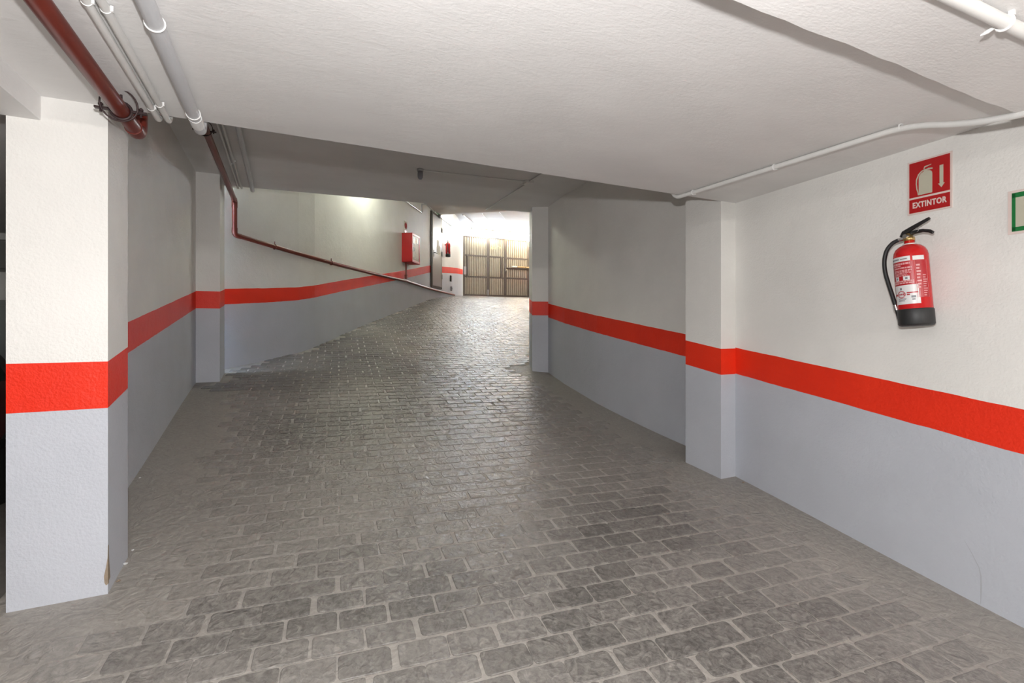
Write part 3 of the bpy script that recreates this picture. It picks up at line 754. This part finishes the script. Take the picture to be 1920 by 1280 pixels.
# conduits on the bright ceiling at the gate
for pa_, pb_, lb in (((868, 402.5), (887, 419.5), 'thick'), ((903.5, 400), (914.5, 414.5), 'thin'), ((936.5, 398), (948, 412.5), 'thin2')):
    a_, b_ = on_z(*pa_, C4 - .02), on_z(*pb_, C4 - .02)
    conduit('ceiling_conduit', [a_, b_], .03 if lb == 'thick' else .012, 'pipe_grey' if lb == 'thick' else 'pipe_white', {'thick': 'grey pipe on the bright gate ceiling, nearest the grey door', 'thin': 'thin white conduit on the bright gate ceiling beside the grey pipe', 'thin2': 'thin white conduit on the bright gate ceiling, farthest from the grey pipe'}[lb], 'conduit', group='conduits on the gate ceiling')

# ------------------------------------------------------------------ fire extinguishers
def cyl_patch(mb, R, a0, a1, z0, z1, mi=0, skew=0.0, n=None):
    n = n or max(2, int(abs(a1 - a0) / 6)); vs = []
    for k in range(n + 1):
        a = math.radians(a0 + (a1 - a0) * k / n); x, y = R * math.sin(a), -R * math.cos(a)
        vs += [(x, y, z0), (x, y, z1)]
    mb.add(vs, [(2 * k, 2 * k + 2, 2 * k + 3, 2 * k + 1) for k in range(n)], mi, True); return mb
def extinguisher(m, label, group, detail=True, face=0.0):
    """origin at the foot of the cylinder axis; x along the wall, y into the wall"""
    t = thing('fire_extinguisher', None, label, 'extinguisher', group, m); R = .077
    MB().lathe([(R - .004, .07), (R, .075), (R, .385), (R - .003, .405), (R - .012, .425), (R - .028, .440), (.030, .449), (.024, .452), (.024, .474), (0, .474)], 36).build('cylinder', 'ext_red', t)
    MB().lathe([(R - .012, 0), (R - .002, .004), (R + .003, .012), (R + .003, .088), (R, .093), (R - .004, .093)], 36).build('base_boot', 'rubber', t)
    va = MB().lathe([(.026, .470), (.026, .488), (.020, .490), (.016, .510), (0, .510)], 18).build('valve', 'brass', t)
    MB().tube([(-.012, -.004, .488), (-.046, -.012, .486)], .011, 10).build('hose_coupling', 'chrome', va)
    MB().tube([(.0, -.018, .494), (.0, -.036, .494)], .012, 12).build('gauge', 'chrome', va)
    MB().torus((.045, -.008, .520), (.3, 1, 0), .011, .0016, 14, 5).build('safety_pin', 'steel', va)
    # lower carrying lever and upper squeeze lever
    lv = MB()
    lv.tube([(-.015, 0, .502), (.03, 0, .512), (.07, 0, .511), (.10, 0, .500), (.115, 0, .487)], .008, 10, 0, True, [.012, .011, .009, .009, .008])
    lv.build('carry_handle', 'black', t)
    MB().tube([(-.035, 0, .500), (-.022, 0, .520), (.02, 0, .537), (.06, 0, .552), (.105, 0, .568)], .008, 10, 0, True, [.012, .014, .012, .010, .008]).build('squeeze_lever', 'black', t)
    hs = [(-.044, -.012, .486), (-.075, -.018, .474), (-.105, -.022, .440), (-.122, -.022, .385), (-.124, -.020, .32), (-.113, -.018, .25), (-.098, -.018, .18), (-.086, -.018, .12)]
    pts = []
    for i in range(len(hs) - 1):
        p_1, p0_, p1_, p2_ = (Vector(hs[max(i - 1, 0)]), Vector(hs[i]), Vector(hs[i + 1]), Vector(hs[min(i + 2, len(hs) - 1)]))
        for k in range(5):
            u = k / 5; pts.append(0.5 * ((2 * p0_) + (-p_1 + p1_) * u + (2 * p_1 - 5 * p0_ + 4 * p1_ - p2_) * u * u + (-p_1 + 3 * p0_ - 3 * p1_ + p2_) * u ** 3))
    pts.append(Vector(hs[-1]))
    h = MB().tube(pts, .0105, 12).build('hose', 'rubber', t)
    MB().tube([(-.087, -.018, .125), (-.082, -.018, .095)], .0125, 12).build('ferrule', 'chrome', h)
    MB().tube([(-.083, -.018, .098), (-.076, -.018, .045)], .009, 12, 0, True, [.009, .0065]).build('nozzle', 'black', h)
    MB().bbox((-.018, R - .012, .36), (.018, R + .03, .42), .003).build('wall_bracket', 'steel', t)
    e = R + .0009
    if detail:
        for a0, a1, z0, z1 in ((-88, -2, .352, .378), (5, 44, .352, .375), (-74, 20, .118, .222)): cyl_patch(MB(), e, face + a0, face + a1, z0, z1).build('white_label', 'label_white', t)
        for a0, a1, z0, z1 in ((-88, 8, .224, .350), (12, 52, .150, .350)): cyl_patch(MB(), e, face + a0, face + a1, z0, z1).build('red_label', 'label_red', t)
        e2 = e + .0006; mb = MB()
        for z0, z1, a0, a1 in ((.334, .344, -80, -4), (.325, .331, -70, -34), (.312, .320, -68, 0), (.300, .305, -66, 0), (.293, .298, -66, -8), (.286, .290, -66, -4), (.279, .283, -66, -16), (.272, .276, -66, -12), (.240, .247, -78, 4), (.230, .237, -78, 4)):
            r = random.Random(int(z0 * 1000)); a_ = a0
            while a_ < a1:
                w_ = r.uniform(4, 12); cyl_patch(mb, e2, face + a_, face + min(a_ + w_, a1), z0, z1); a_ += w_ + 1.6
        for z0 in range(8): cyl_patch(mb, e2, face + 14, face + 14 + 10 + (z0 % 3) * 2, .20 + z0 * .017, .209 + z0 * .017)
        for z0 in range(10): cyl_patch(mb, e2, face + 33, face + 33 + 10 + (z0 % 4) * 2, .158 + z0 * .012, .163 + z0 * .012)
        cyl_patch(mb, e2, face + 10, face + 11, .15, .35); cyl_patch(mb, e2, face + 51, face + 52, .15, .35)
        tag(mb.build('pale_print', 'print_pink', t), kind='stuff')
        for a0, a1 in ((-62, -46), (-30, -8)): cyl_patch(MB(), e2, face + a0, face + a1, .248, .270).build('pictogram_square', 'label_white', t)
        mb = MB()
        for a0 in (-54, -19): cyl_patch(mb, e2 + .0005, face + a0 - 4, face + a0 + 4, .253, .264)
        for a0, a1, z0, z1 in ((-46, -38, .196, .208), (-56, -26, .141, .144), (-56, -30, .135, .138), (-56, -24, .147, .150), (-8, 6, .150, .162), (-6, 4, .138, .146), (-82, -40, .361, .368), (-36, -12, .362, .367)): cyl_patch(mb, e2 + .0003, face + a0, face + a1, z0, z1)
        tag(mb.build('dark_print', 'print_grey', t), kind='stuff')
        mb = MB(); cyl_patch(mb, e2 + .0002, face - 73, face - 60, .166, .176); cyl_patch(mb, e2 + .0002, face - 22, face + 14, .176, .182); cyl_patch(mb, e2 + .0002, face - 22, face - 12, .166, .172)
        # round emblem in the middle of the white label: a ring crossed by a short bar of lettering
        c = face - 42
        for k in range(14):
            g0 = 2 * math.pi * k / 14
            if k in (0, 7): continue
            aa = math.degrees(.018 * math.cos(g0) / R); zz = .172 + .018 * math.sin(g0)
            cyl_patch(mb, e2 + .0002, c + aa - 3, c + aa + 3, zz - .0022, zz + .0022)
        for k in range(6): cyl_patch(mb, e2 + .0004, c - 18 + 6 * k, c - 14 + 6 * k, .168, .177)
        tag(mb.build('emblem', 'label_red', t), kind='stuff')
        MB().lathe([(.031, .446), (.031, .453), (.025, .455)], 24).build('neck_tag', 'label_white', t)
    else:
        mb = MB(); cyl_patch(mb, e, face - 60, face + 40, .17, .32); mb.build('white_label', 'label_white', t)
        mb = MB()
        for k in range(6): cyl_patch(mb, e + .0006, face - 50, face + 20 - 6 * (k % 3), .185 + .02 * k, .193 + .02 * k)
        tag(mb.build('dark_print', 'print_pink', t), kind='stuff')
    return t
ec = on_wall(1719, 611, WA[0], WA[1], .115)
em = wall_frame((ec.x, ec.y, ec.z), WA[0], WA[1])
S_ = .93
extinguisher(em @ Matrix.Rotation(math.radians(-4.5), 4, 'Y') @ Matrix.Scale(S_, 4), 'red extinguisher hanging askew on the white wall below the red extinguisher sign', 'fire extinguishers', True, 30)
a, b = L2[9], L2[10]
ec = on_wall(840, 481.5, a, b, .11); em2 = wall_frame((ec.x, ec.y, ec.z), a, b)
extinguisher(em2, 'red extinguisher on the upper hall wall between the grey door and the gate', 'fire extinguishers', False, 50)
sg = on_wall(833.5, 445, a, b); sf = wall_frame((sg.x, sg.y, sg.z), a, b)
t = thing('pale_sign', None, 'small pale sign above the extinguisher beside the grey door', 'sign', None, sf)
MB().bbox((-.10, -.006, 0), (.12, 0, .30), .001).build('panel', 'label_white', t)  # overexposure is put into the pale panel and print colours
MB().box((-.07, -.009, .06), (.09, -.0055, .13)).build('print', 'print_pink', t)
for px, py, w, h, lb in ((844, 522, .11, .20, 'small black switch box low on the wall beside the gate'), (845, 541, .07, .15, 'small grey socket near the floor below the black switch box')):
    c = on_wall(px, py, a, b); cf = wall_frame((c.x, c.y, c.z), a, b)
    t = thing('wall_switch', None, lb, 'switch', None, cf)
    MB().bbox((-w / 2, -.05, -h / 2), (w / 2, 0, h / 2), .008).build('housing', 'black' if w > .1 else 'print_grey', t)
    MB().bbox((-w / 4, -.058, -h / 5), (w / 4, -.048, h / 5), .003).build('button', 'print_grey' if w > .1 else 'black', t)

# ------------------------------------------------------------------ signs on the right wall
tl, tr, bl, br = (on_wall(*p, WA[0], WA[1]) for p in ((1702.5, 304.5), (1786.5, 284), (1702.5, 404), (1786.5, 390)))
sw = math.hypot(tr.x - tl.x, tr.y - tl.y); shh = tl.z - bl.z
sf = wall_frame((bl.x, bl.y, (bl.z + br.z) / 2), WA[0], WA[1])
SH = (tl.z + tr.z - bl.z - br.z) / 2
t = thing('extinguisher_sign', None, 'square red sign with a cream extinguisher, a down arrow and the word EXTINTOR', 'sign', None, sf)
MB().bbox((0, -.004, 0), (sw, 0, SH), .0008).build('panel', 'sign_edge', t)
bd = sw * .045; dv = SH * .285
MB().box((bd, -.0048, bd), (sw - bd, -.0038, dv)).box((bd, -.0048, dv + SH * .035), (sw - bd, -.0038, SH - bd)).build('red_field', 'sign_red', t)
RX = Matrix.Rotation(math.pi / 2, 4, 'X')
def flat(mb, pts, y=.0048, th=.001): return mb.prism([(x * sw, z * SH) for x, z in pts], y, y + th, 0, RX)
mb = MB()
flat(mb, [(.27, .345), (.57, .345), (.575, .36), (.575, .70), (.56, .735), (.52, .76), (.465, .77), (.465, .80), (.39, .80), (.39, .765), (.33, .745), (.285, .71), (.27, .67)])
flat(mb, [(.39, .795), (.41, .83), (.55, .855), (.555, .865), (.40, .855), (.38, .82)])
flat(mb, [(.455, .795), (.48, .808), (.58, .795), (.585, .772), (.47, .775)])
arc = [(.40, .80), (.33, .785), (.255, .735), (.205, .64), (.20, .56), (.215, .46), (.24, .40), (.248, .345)]
arc2 = [(.272, .345), (.262, .40), (.24, .47), (.226, .56), (.232, .635), (.278, .72), (.345, .765), (.40, .778)]
for k in range(7): flat(mb, [arc[k], arc[k + 1], arc2[6 - k], arc2[7 - k]])
flat(mb, [(.735, .80), (.815, .80), (.815, .475), (.845, .475), (.775, .40), (.70, .475), (.735, .475)])
mb.build('pictogram', 'sign_cream', t)
mb = text_mesh(MB(), 'EXTINTOR', SH * .145, Matrix.Translation((sw * .5, -.0052, SH * .165)) @ RX, 0, .0006, sw * .76, .0015)
mb.build('lettering', 'sign_edge', t)

tl, bl = on_wall(1890.5, 358, WA[0], WA[1]), on_wall(1890.5, 440.5, WA[0], WA[1])
sf = wall_frame((bl.x, bl.y, bl.z), WA[0], WA[1]); SH = tl.z - bl.z - .004; sw = SH * 1.45
t = thing('emergency_sign', None, 'green bordered cream sign on the right wall, beside the red extinguisher sign', 'sign', None, sf)
MB().bbox((0, -.004, 0), (sw, 0, SH), .0008).build('panel', 'sign_edge', t)
g = .05 * sw; k = .10 * SH
mb = MB().box((g, -.0048, g * .8), (sw - g, -.0038, g * .8 + k)).box((g, -.0048, SH - g * .8 - k * 1.1), (sw - g, -.0038, SH - g * .8)).box((g, -.0048, g), (g * 1.9, -.0038, SH - g)).box((sw - g * 1.9, -.0048, g), (sw - g, -.0038, SH - g))
mb.build('green_border', 'sign_green', t)
MB().box((g * 1.9, -.0044, g * .8 + k), (sw - g * 1.9, -.0036, SH - g * .8 - k)).build('cream_field', 'sign_cream', t)

# ------------------------------------------------------------------ pipes under the ceilings
PV, PR_ = -0.600, .030
zA, zB = EYE + .882, C2 - .095
yW = 7.145
L2a = L2[0]
def l2off(px, py, off): return on_l2(px, py, off)
k0 = l2off(440, 376, .06); k1 = l2off(440, 440, .06)
run = [k1] + [l2off(px, py, .06) for px, py in ((505, 459.5), (560, 475.5), (590, 484.0), (612, 490.2), (640, 497.8), (700, 513.0), (760, 526.5), (805, 541.0), (826, 546.6), (852, 553.0))]
t = thing('fire_pipe', (PV, -1.0, zA), 'red fire main pipe running under the ceiling and down along the ramp wall', 'pipe'); t['org'] = (PV, -1.0, zA)
def pp(name, pts, r=PR_, m='pipe_red'): return MB().tube(pts, r, 18).build(name, m, t)
yU = 2.735
pp('pipe', [(PV, -1.0, zA), (PV, yU - .05, zA)])
pp('elbow', fillet([(PV, yU - .09, zA), (PV, yU, zA), (PV, yU, zA + .09)], .06, 8), .034)
pp('pipe', [(PV, yU, zA + .06), (PV, yU, zB - .05)])
pp('elbow', fillet([(PV, yU, zB - .09), (PV, yU, zB), (PV, yU + .09, zB)], .06, 8), .034)
kx = Vector((k0.x, k0.y, zB - .01))
pp('pipe', [(PV, yU + .05, zB), Vector((PV, yU, zB)).lerp(kx, .99)])
pp('elbow', fillet([Vector((PV, yU, zB)).lerp(kx, .982), kx, kx - Vector((0, 0, .09))], .05, 8), .034)
pp('pipe', [kx - Vector((0, 0, .05)), k1 + Vector((0, 0, .05))])
dr_ = (run[1] - run[0]).normalized()
pp('elbow', fillet([k1 + Vector((0, 0, .09)), k1, k1 + dr_ * .09], .06, 8), .034)
pp('pipe', [k1 + dr_ * .05] + run[1:])
for px, py in ((515, 462.5), (621, 492.8)):
    c = l2off(px, py, .06); d_ = run[2] - run[1]
    MB().torus(c, d_, .034, .006, 18, 6).box((c.x - .006, c.y - .006, c.z + .03), (c.x + .006, c.y + .006, c.z + .075)).build('pipe_clip', 'pipe_red', t)
def hanger(y, z, ztop, m='dark_steel'):
    mb = MB().torus((PV, y, z), (0, 1, 0), .035, .006, 24, 8)
    for s in (-1, 1):
        mb.bbox((PV + s * .060 - .026, y - .010, z - .004), (PV + s * .060 + .026, y + .010, z + .004), .001)
        mb.tube([(PV + s * .066, y, z - .016), (PV + s * .066, y, z + .022)], .0045, 8)
        mb.tube([(PV + s * .066, y, z + .010), (PV + s * .066, y, z + .018)], .009, 6)
    mb.torus((PV, y - .03, z + .012), (0, 1, 0.25), .062, .0035, 24, 6)
    mb.tube([(PV, y, z + .03), (PV, y, ztop)], .005, 8)
    return mb.build('hanger_clamp', m, t)
hanger(2.47, zA, C1); hanger(0.9, zA, C1); hanger(4.78, zB, C2)

def riser(name, x, r, r2, z_in, m, label, ys_clip, group, y_end, cap=None):
    """conduit under the aisle ceiling that climbs the step and carries on under the ramp slab"""
    z1, z2 = C1 - z_in, C2 - z_in
    pts = fillet([(x, -1.0, z1), (x, E1 + .03 + r, z1), (x, E1 + .03 + r, z2), (x, y_end, z2), (x, y_end, z2 + .12)], .05, 6)
    t = thing(name, pts[0], label, 'conduit', group); t['org'] = tuple(pts[0])
    MB().tube(pts, r, 14).build('pipe', m, t)
    for y in ys_clip:
        z = z1 if y < E1 else z2
        mb = MB().torus((x, y, z), (0, 1, 0), r * 1.08, r * .11, 18, 6).bbox((x - r * .5, y - .006, z + r * .9), (x + r * .5, y + .006, (C1 if y < E1 else C2) + .002), .001)
        if r < .02: mb.bbox((x + r * .9, y - .005, z - r * .4), (x + r * 1.5, y + .005, z + r * .9), .001)
        mb.build('clip', 'clip', t)
    if cap: MB().tube(cap, r * 1.08, 14).build('coupling', 'clip', t)
    return t
yE = lambda x: e2a.y + (e2b.y - e2a.y) * (x - e2a.x) / (e2b.x - e2a.x) + .03
riser('ceiling_conduit', -0.508, .0125, 0, .018, 'pipe_white', 'slim white ceiling conduit next to the red pipe', (on_z(176, 5, C1 - .018).y, on_z(290, 203, C1 - .018).y, 5.9), 'paired white conduits', yE(-.508))
riser('ceiling_conduit', -0.470, .0125, 0, .018, 'pipe_white', 'slim white ceiling conduit between its twin and the thick grey pipe', (on_z(204, 18, C1 - .018).y, on_z(301, 196, C1 - .018).y, 5.8), 'paired white conduits', yE(-.470))
riser('ceiling_pipe', -0.350, .0245, 0, .034, 'pipe_grey', 'thick pale grey ceiling pipe beside the two slim white conduits', (on_z(289, 43, C1 - .034).y, 2.46), 'grey ceiling pipe', yE(-.35), [(-.35, 2.50, C1 - .034), (-.35, 2.59, C1 - .034)])

# right-hand conduit: along the ceiling, dipping under the low slab
xr = 2.585
pr = fillet([(2.56, E1 + .07, C1 + .05), (2.56, E1 + .02, C1 - .018), (2.575, 2.45, C1 - .016), (xr + .03, 1.24, C1 - .016), (xr, 1.02, C0 + .02), (xr - .01, .80, C0 - .016), (xr - .02, -1.5, C0 - .016)], .12, 8)
t = thing('ceiling_conduit', pr[0], 'white conduit along the aisle ceiling above the right wall, dipping below the low slab', 'conduit'); t['org'] = tuple(pr[0])
MB().tube(pr, .0135, 14).build('pipe', 'pipe_white', t)
for y in (2.50, 1.90, 1.27):
    x = 2.575 + (2.45 - y) / 1.21 * .04
    MB().torus((x, y, C1 - .016), (0, 1, 0), .0155, .004, 18, 6).bbox((x - .008, y - .007, C1 - .004), (x + .008, y + .007, C1 + .002), .001).bbox((x + .012, y - .006, C1 - .03), (x + .020, y + .006, C1 - .004), .001).build('clip', 'clip', t)
a_, b_ = on_z(1796, 0, C0 - .024), on_z(1920, 60, C0 - .024)
dd = (b_ - a_).normalized(); pA = a_ - dd * 1.2; pB = a_ + dd * 1.05
t = thing('ceiling_conduit', pA, 'thick white conduit crossing the low slab with a hooked clip', 'conduit'); t['org'] = tuple(pA)
MB().tube([pA, pB], .0165, 16).build('pipe', 'pipe_white', t)
cc = on_z(1884, 43, C0 - .024)
MB().torus(cc, dd, .0185, .0035, 18, 6).tube([cc + Vector((0, .018, .0)), cc + Vector((-.004, .034, -.006)), cc + Vector((-.012, .046, -.012))], .004, 8, 0, True, [.004, .006, .002]).bbox((cc.x - .006, cc.y - .02, cc.z + .012), (cc.x + .006, cc.y - .008, C0 + .001), .001).build('clip', 'clip', t)

# conduit tee and detector under the ramp slab
j = on_z(990, 341.5, C2 - .012); far_ = on_z(917, 390.5, C2 - .012); dt = on_z(788, 319, C2 - .012)
jx = j.x
t = thing('ceiling_conduit', (jx, 3.0, C2 - .012), 'thin conduit with a tee branch under the ramp slab', 'conduit'); t['org'] = (jx, 3.0, C2 - .012)
MB().tube([(jx, 3.0, C2 - .012), (jx, j.y - .05, C2 - .012)], .010, 10).build('pipe', 'pipe_white', t)
MB().tube([(jx + .02, j.y + .05, C2 - .012), (far_.x, far_.y + .12, C2 - .012)], .010, 10).build('pipe', 'pipe_white', t)
MB().tube([(jx - .04, j.y, C2 - .012), (dt.x + .03, dt.y, C2 - .012)], .009, 10).build('branch', 'pipe_white', t)
MB().bbox((jx - .05, j.y - .055, C2 - .035), (jx + .05, j.y + .055, C2 + .001), .006).build('junction_box', 'pipe_white', t)
t = thing('ceiling_detector', (dt.x, dt.y, C2), 'small dark drop-shaped detector under the ramp slab', 'detector')
MB().lathe([(.0, -.025), (.035, -.025), (.038, 0), (0, 0)], 18).build('base', 'steel', t)
MB().lathe([(0, -.115), (.018, -.110), (.028, -.092), (.030, -.07), (.028, -.022), (0, -.022)], 18).build('globe', 'print_grey', t)

# ------------------------------------------------------------------ wear: broken plaster and scuffs
def on_front(px, py): return on_y(px, py, E1 - .005)
mb = MB(); pts = [(202.5, 1022), (201.8, 1046), (199, 1062), (195, 1080), (196, 1092), (199, 1097), (203, 1094)]
pts3 = [on_front(*p) for p in pts]; ce = sum(pts3, Vector()) / len(pts3)
vs = [p + Vector((0, -.0015, 0)) for p in pts3] + [p + Vector((0, .01, 0)) for p in pts3]; n = len(pts3)
mb.add(vs, [list(range(n))] + [(i, (i + 1) % n, n + (i + 1) % n, n + i) for i in range(n)])
z_ = [p.z for p in pts3]; ss = [(-.6822, E1 - .004, z_[0]), (-.6815, E1 - .004, z_[4]), (-.6815, E1 + .022, z_[4] + .01), (-.6822, E1 + .006, z_[1])]
mb.add(ss, [(0, 1, 2, 3)])
mb.build('broken_plaster', 'rubble', col_near)
cr = random.Random(4)
CR = [(236, 1058, .011, 'label_white', 'white plaster crumb against the side of the broad column'), (222, 1090, .009, 'rubble', 'brown plaster crumb at the chipped corner of the broad column'),
      (249, 1032, .007, 'label_white', 'tiny white crumb at the back corner of the broad column'), (262, 896, .008, 'label_white', 'white crumb along the foot of the wall behind the broad column'),
      (384, 709, .012, 'label_white', 'white crumb at the foot of the pier where the ramp wall begins'), (1394, 905, .009, 'rubble', 'brown crumb in the corner of the extinguisher wall and its pier')]
for px, py, s_, m_, lb in CR:
    h = BVH.ray_cast(ORG, ray(px, py).normalized())
    if h[0] is None: continue
    bm = bmesh.new(); bmesh.ops.create_icosphere(bm, subdivisions=1, radius=s_)
    for v in bm.verts: v.co *= cr.uniform(.7, 1.25); v.co.z *= .6
    bm.verts.index_update(); o = MB().add([v.co.copy() for v in bm.verts], [[v.index for v in f.verts] for f in bm.faces]).build('plaster_crumb', m_); bm.free()
    o.location = h[0] + Vector((0, 0, s_ * .4)); tag(o, lb, 'plaster crumb', 'fallen plaster crumbs')
mb = MB()
sc = [(1808, 1012), (1822, 1036), (1836, 1064), (1839.5, 1080), (1840, 1100), (1839, 1132)]
q = [on_wall(px, py, WA[0], WA[1]) for px, py in sc]
wn = wall_frame((0, 0, 0), WA[0], WA[1]).col[1].to_3d(); wx = wall_frame((0, 0, 0), WA[0], WA[1]).col[0].to_3d()
wid = [.0006, .0016, .0022, .0028, .0030, .0010]
vs = []
for p, w in zip(q, wid): vs += [p - wn * .0012 - wx * w, p - wn * .0012 + wx * w]
mb.add(vs, [(2 * i, 2 * i + 1, 2 * i + 3, 2 * i + 2) for i in range(len(q) - 1)])
mb.build('scuff_mark', 'scuff', bpy.data.objects['wall_right'])

# ------------------------------------------------------------------ parked car and the dim bays behind the column
def car(loc):
    t = thing('parked_car', loc, 'dark red hatchback parked in the dim bay behind the broad column', 'car')
    W = .86; L = 3.95
    # local: x across, y along (front at -y), z up
    st = [(-1.975, .60, .34, .52, .60), (-1.90, .74, .24, .58, .68), (-1.6, .83, .20, .64, .78), (-1.0, .86, .19, .72, .92), (-.6, .86, .19, .78, .98), (.2, .86, .19, .80, .98), (1.0, .86, .19, .84, 1.0), (1.55, .85, .21, .86, 1.0), (1.85, .80, .26, .84, .96), (1.975, .70, .36, .74, .84)]
    rings = []
    for y, w, z0, zb, zt in st:
        half = [(w * .80, z0), (w * .97, z0 + .10), (w, (z0 + zb) / 2), (w * .985, zb), (w * .93, zt - .02), (w * .80, zt), (w * .35, zt + .02)]
        rings.append([(x, y, z) for x, z in half] + [(-x, y, z) for x, z in half[::-1]])
    n = len(rings[0]); mb = MB()
    mb.add([p for r in rings for p in r], [(i * n + k, (i + 1) * n + k, (i + 1) * n + (k + 1) % n, i * n + (k + 1) % n) for i in range(len(rings) - 1) for k in range(n)], 0, True)
    mb.add(rings[0], [list(range(n))]); mb.add(rings[-1], [list(range(n))[::-1]])
    mb.build('body', 'car_paint', t)
    cab = [(-1.02, .74, .93, .93), (-.35, .70, .93, 1.36), (.1, .68, .93, 1.425), (.9, .67, .93, 1.42), (1.35, .66, .93, 1.36), (1.78, .66, .93, .97)]
    mb = MB(); rg = []
    for y, w, zb, zt in cab:
        k = (zt - zb) / .5; wt = w - .12 * k + .04
        rg.append([(.80, y, zb), (wt + .03, y, zt - .03 * k), (wt - .05, y, zt), (-wt + .05, y, zt), (-wt - .03, y, zt - .03 * k), (-.80, y, zb)])
    n = 6
    mb.add([p for r in rg for p in r], [(i * n + k, (i + 1) * n + k, (i + 1) * n + (k + 1) % n, i * n + (k + 1) % n) for i in range(len(rg) - 1) for k in range(n)], 0, True)
    cb = mb.build('cabin', 'car_paint', t)
    def pane(pts, name='window'):
        c = sum((Vector(p) for p in pts), Vector()) / len(pts)
        out_ = Vector((c.x, c.y * .25, c.z - .9)).normalized() * .012
        k = len(pts); vs = [Vector(p) + out_ for p in pts] + [Vector(p) - out_ for p in pts]
        MB().add(vs, [list(range(k)), list(range(k, 2 * k))[::-1]] + [(i, (i + 1) % k, k + (i + 1) % k, k + i) for i in range(k)]).build(name, 'car_glass', cb)
    for s in (-1, 1):
        pane([(s * .795, -.78, .95), (s * .795, -.02, .95), (s * .665, -.02, 1.36), (s * .685, -.28, 1.33)])
        pane([(s * .795, .04, .95), (s * .795, .85, .95), (s * .655, .85, 1.36), (s * .665, .04, 1.37)])
        pane([(s * .795, .91, .95), (s * .79, 1.35, .97), (s * .67, 1.22, 1.30), (s * .66, .91, 1.35)])
        mb = MB().bbox((min(s * .86, s * 1.02), -.72, .90), (max(s * .86, s * 1.02), -.60, 1.03), .03); mb.build('side_mirror', 'car_paint', t)
        MB().bbox((s * .855 - .012, -.05, .80), (s * .855 + .012, .10, .83), .004).build('door_handle', 'chrome', t)
        MB().bbox((s * .855 - .012, .86, .82), (s * .855 + .012, 1.0, .85), .004).build('door_handle', 'chrome', t)
        MB().bbox((s * .858 - .014, -1.1, .46), (s * .858 + .014, 1.2, .53), .006).build('side_moulding', 'car_trim', t)
        MB().bbox((s * .55 - .13, -1.965, .51), (s * .55 + .11, -1.82, .63), .03).build('headlamp', 'lens_clear', t)
        MB().bbox((s * .72 - .09, 1.84, .70), (s * .72 + .08, 1.955, .95), .02).build('tail_lamp', 'lens_red', t)
        for y in (-1.22, 1.22):
            mt = Matrix.Translation((s * .76, y, .30)) @ Matrix.Rotation(math.pi / 2, 4, 'Y')
            w = MB().lathe([(.19, -.10), (.27, -.10), (.30, -.07), (.30, .07), (.27, .10), (.19, .10)], 28, 0, mt).build('wheel', 'tyre', t)
            MB().lathe([(.04, -.085), (.19, -.095), (.195, .095), (.04, .085)], 20, 0, mt).build('rim', 'steel', w)
    pane([(-.72, -.97, .96), (.72, -.97, .96), (.64, -.38, 1.33), (-.64, -.38, 1.33)], 'windscreen')
    pane([(-.66, 1.74, 1.0), (.66, 1.74, 1.0), (.60, 1.38, 1.33), (-.60, 1.38, 1.33)], 'rear_window')
    for y0, y1 in ((-2.0, -1.9), (1.9, 2.0)): MB().bbox((-.74, y0, .34), (.74, y1, .52), .03).build('bumper', 'car_trim', t)
    MB().bbox((-.26, 1.985, .40), (.26, 2.003, .50), .003).build('number_plate', 'label_white', t)
    return t
car((-2.83, 3.98, 0.0))
t = thing('ventilation_duct', (-8.5, 6.24, 1.95), 'grey rectangular duct under the ceiling of the dim bays', 'duct')
MB().bbox((0, 0, 0), (7.0, .35, .28), .01).build('duct', 'duct', t)
for x in (1.0, 3.0, 5.0, 6.5):
    MB().bbox((x, -.015, -.015), (x + .04, .365, .295), .003).build('flange', 'steel', t)
    MB().tube([(x + .02, .05, .28), (x + .02, .05, C1 - 1.95)], .006, 6).tube([(x + .02, .30, .28), (x + .02, .30, C1 - 1.95)], .006, 6).build('hanger', 'steel', t)
t = thing('storage_locker', (-5.2, 6.17, 0), 'grey-green metal locker against the end wall of the dim bays', 'locker')
MB().bbox((0, 0, 0), (3.9, .47, 1.65), .01).build('body', 'garage_door', t)
for k in range(4):
    d_ = MB().bbox((.03 + .97 * k, -.02, .05), (.96 + .97 * k, .002, 1.60), .006).build('door', 'garage_door', t)
    MB().bbox((.86 + .97 * k, -.035, .80), (.88 + .97 * k, -.018, .95), .003).build('handle', 'steel', d_)
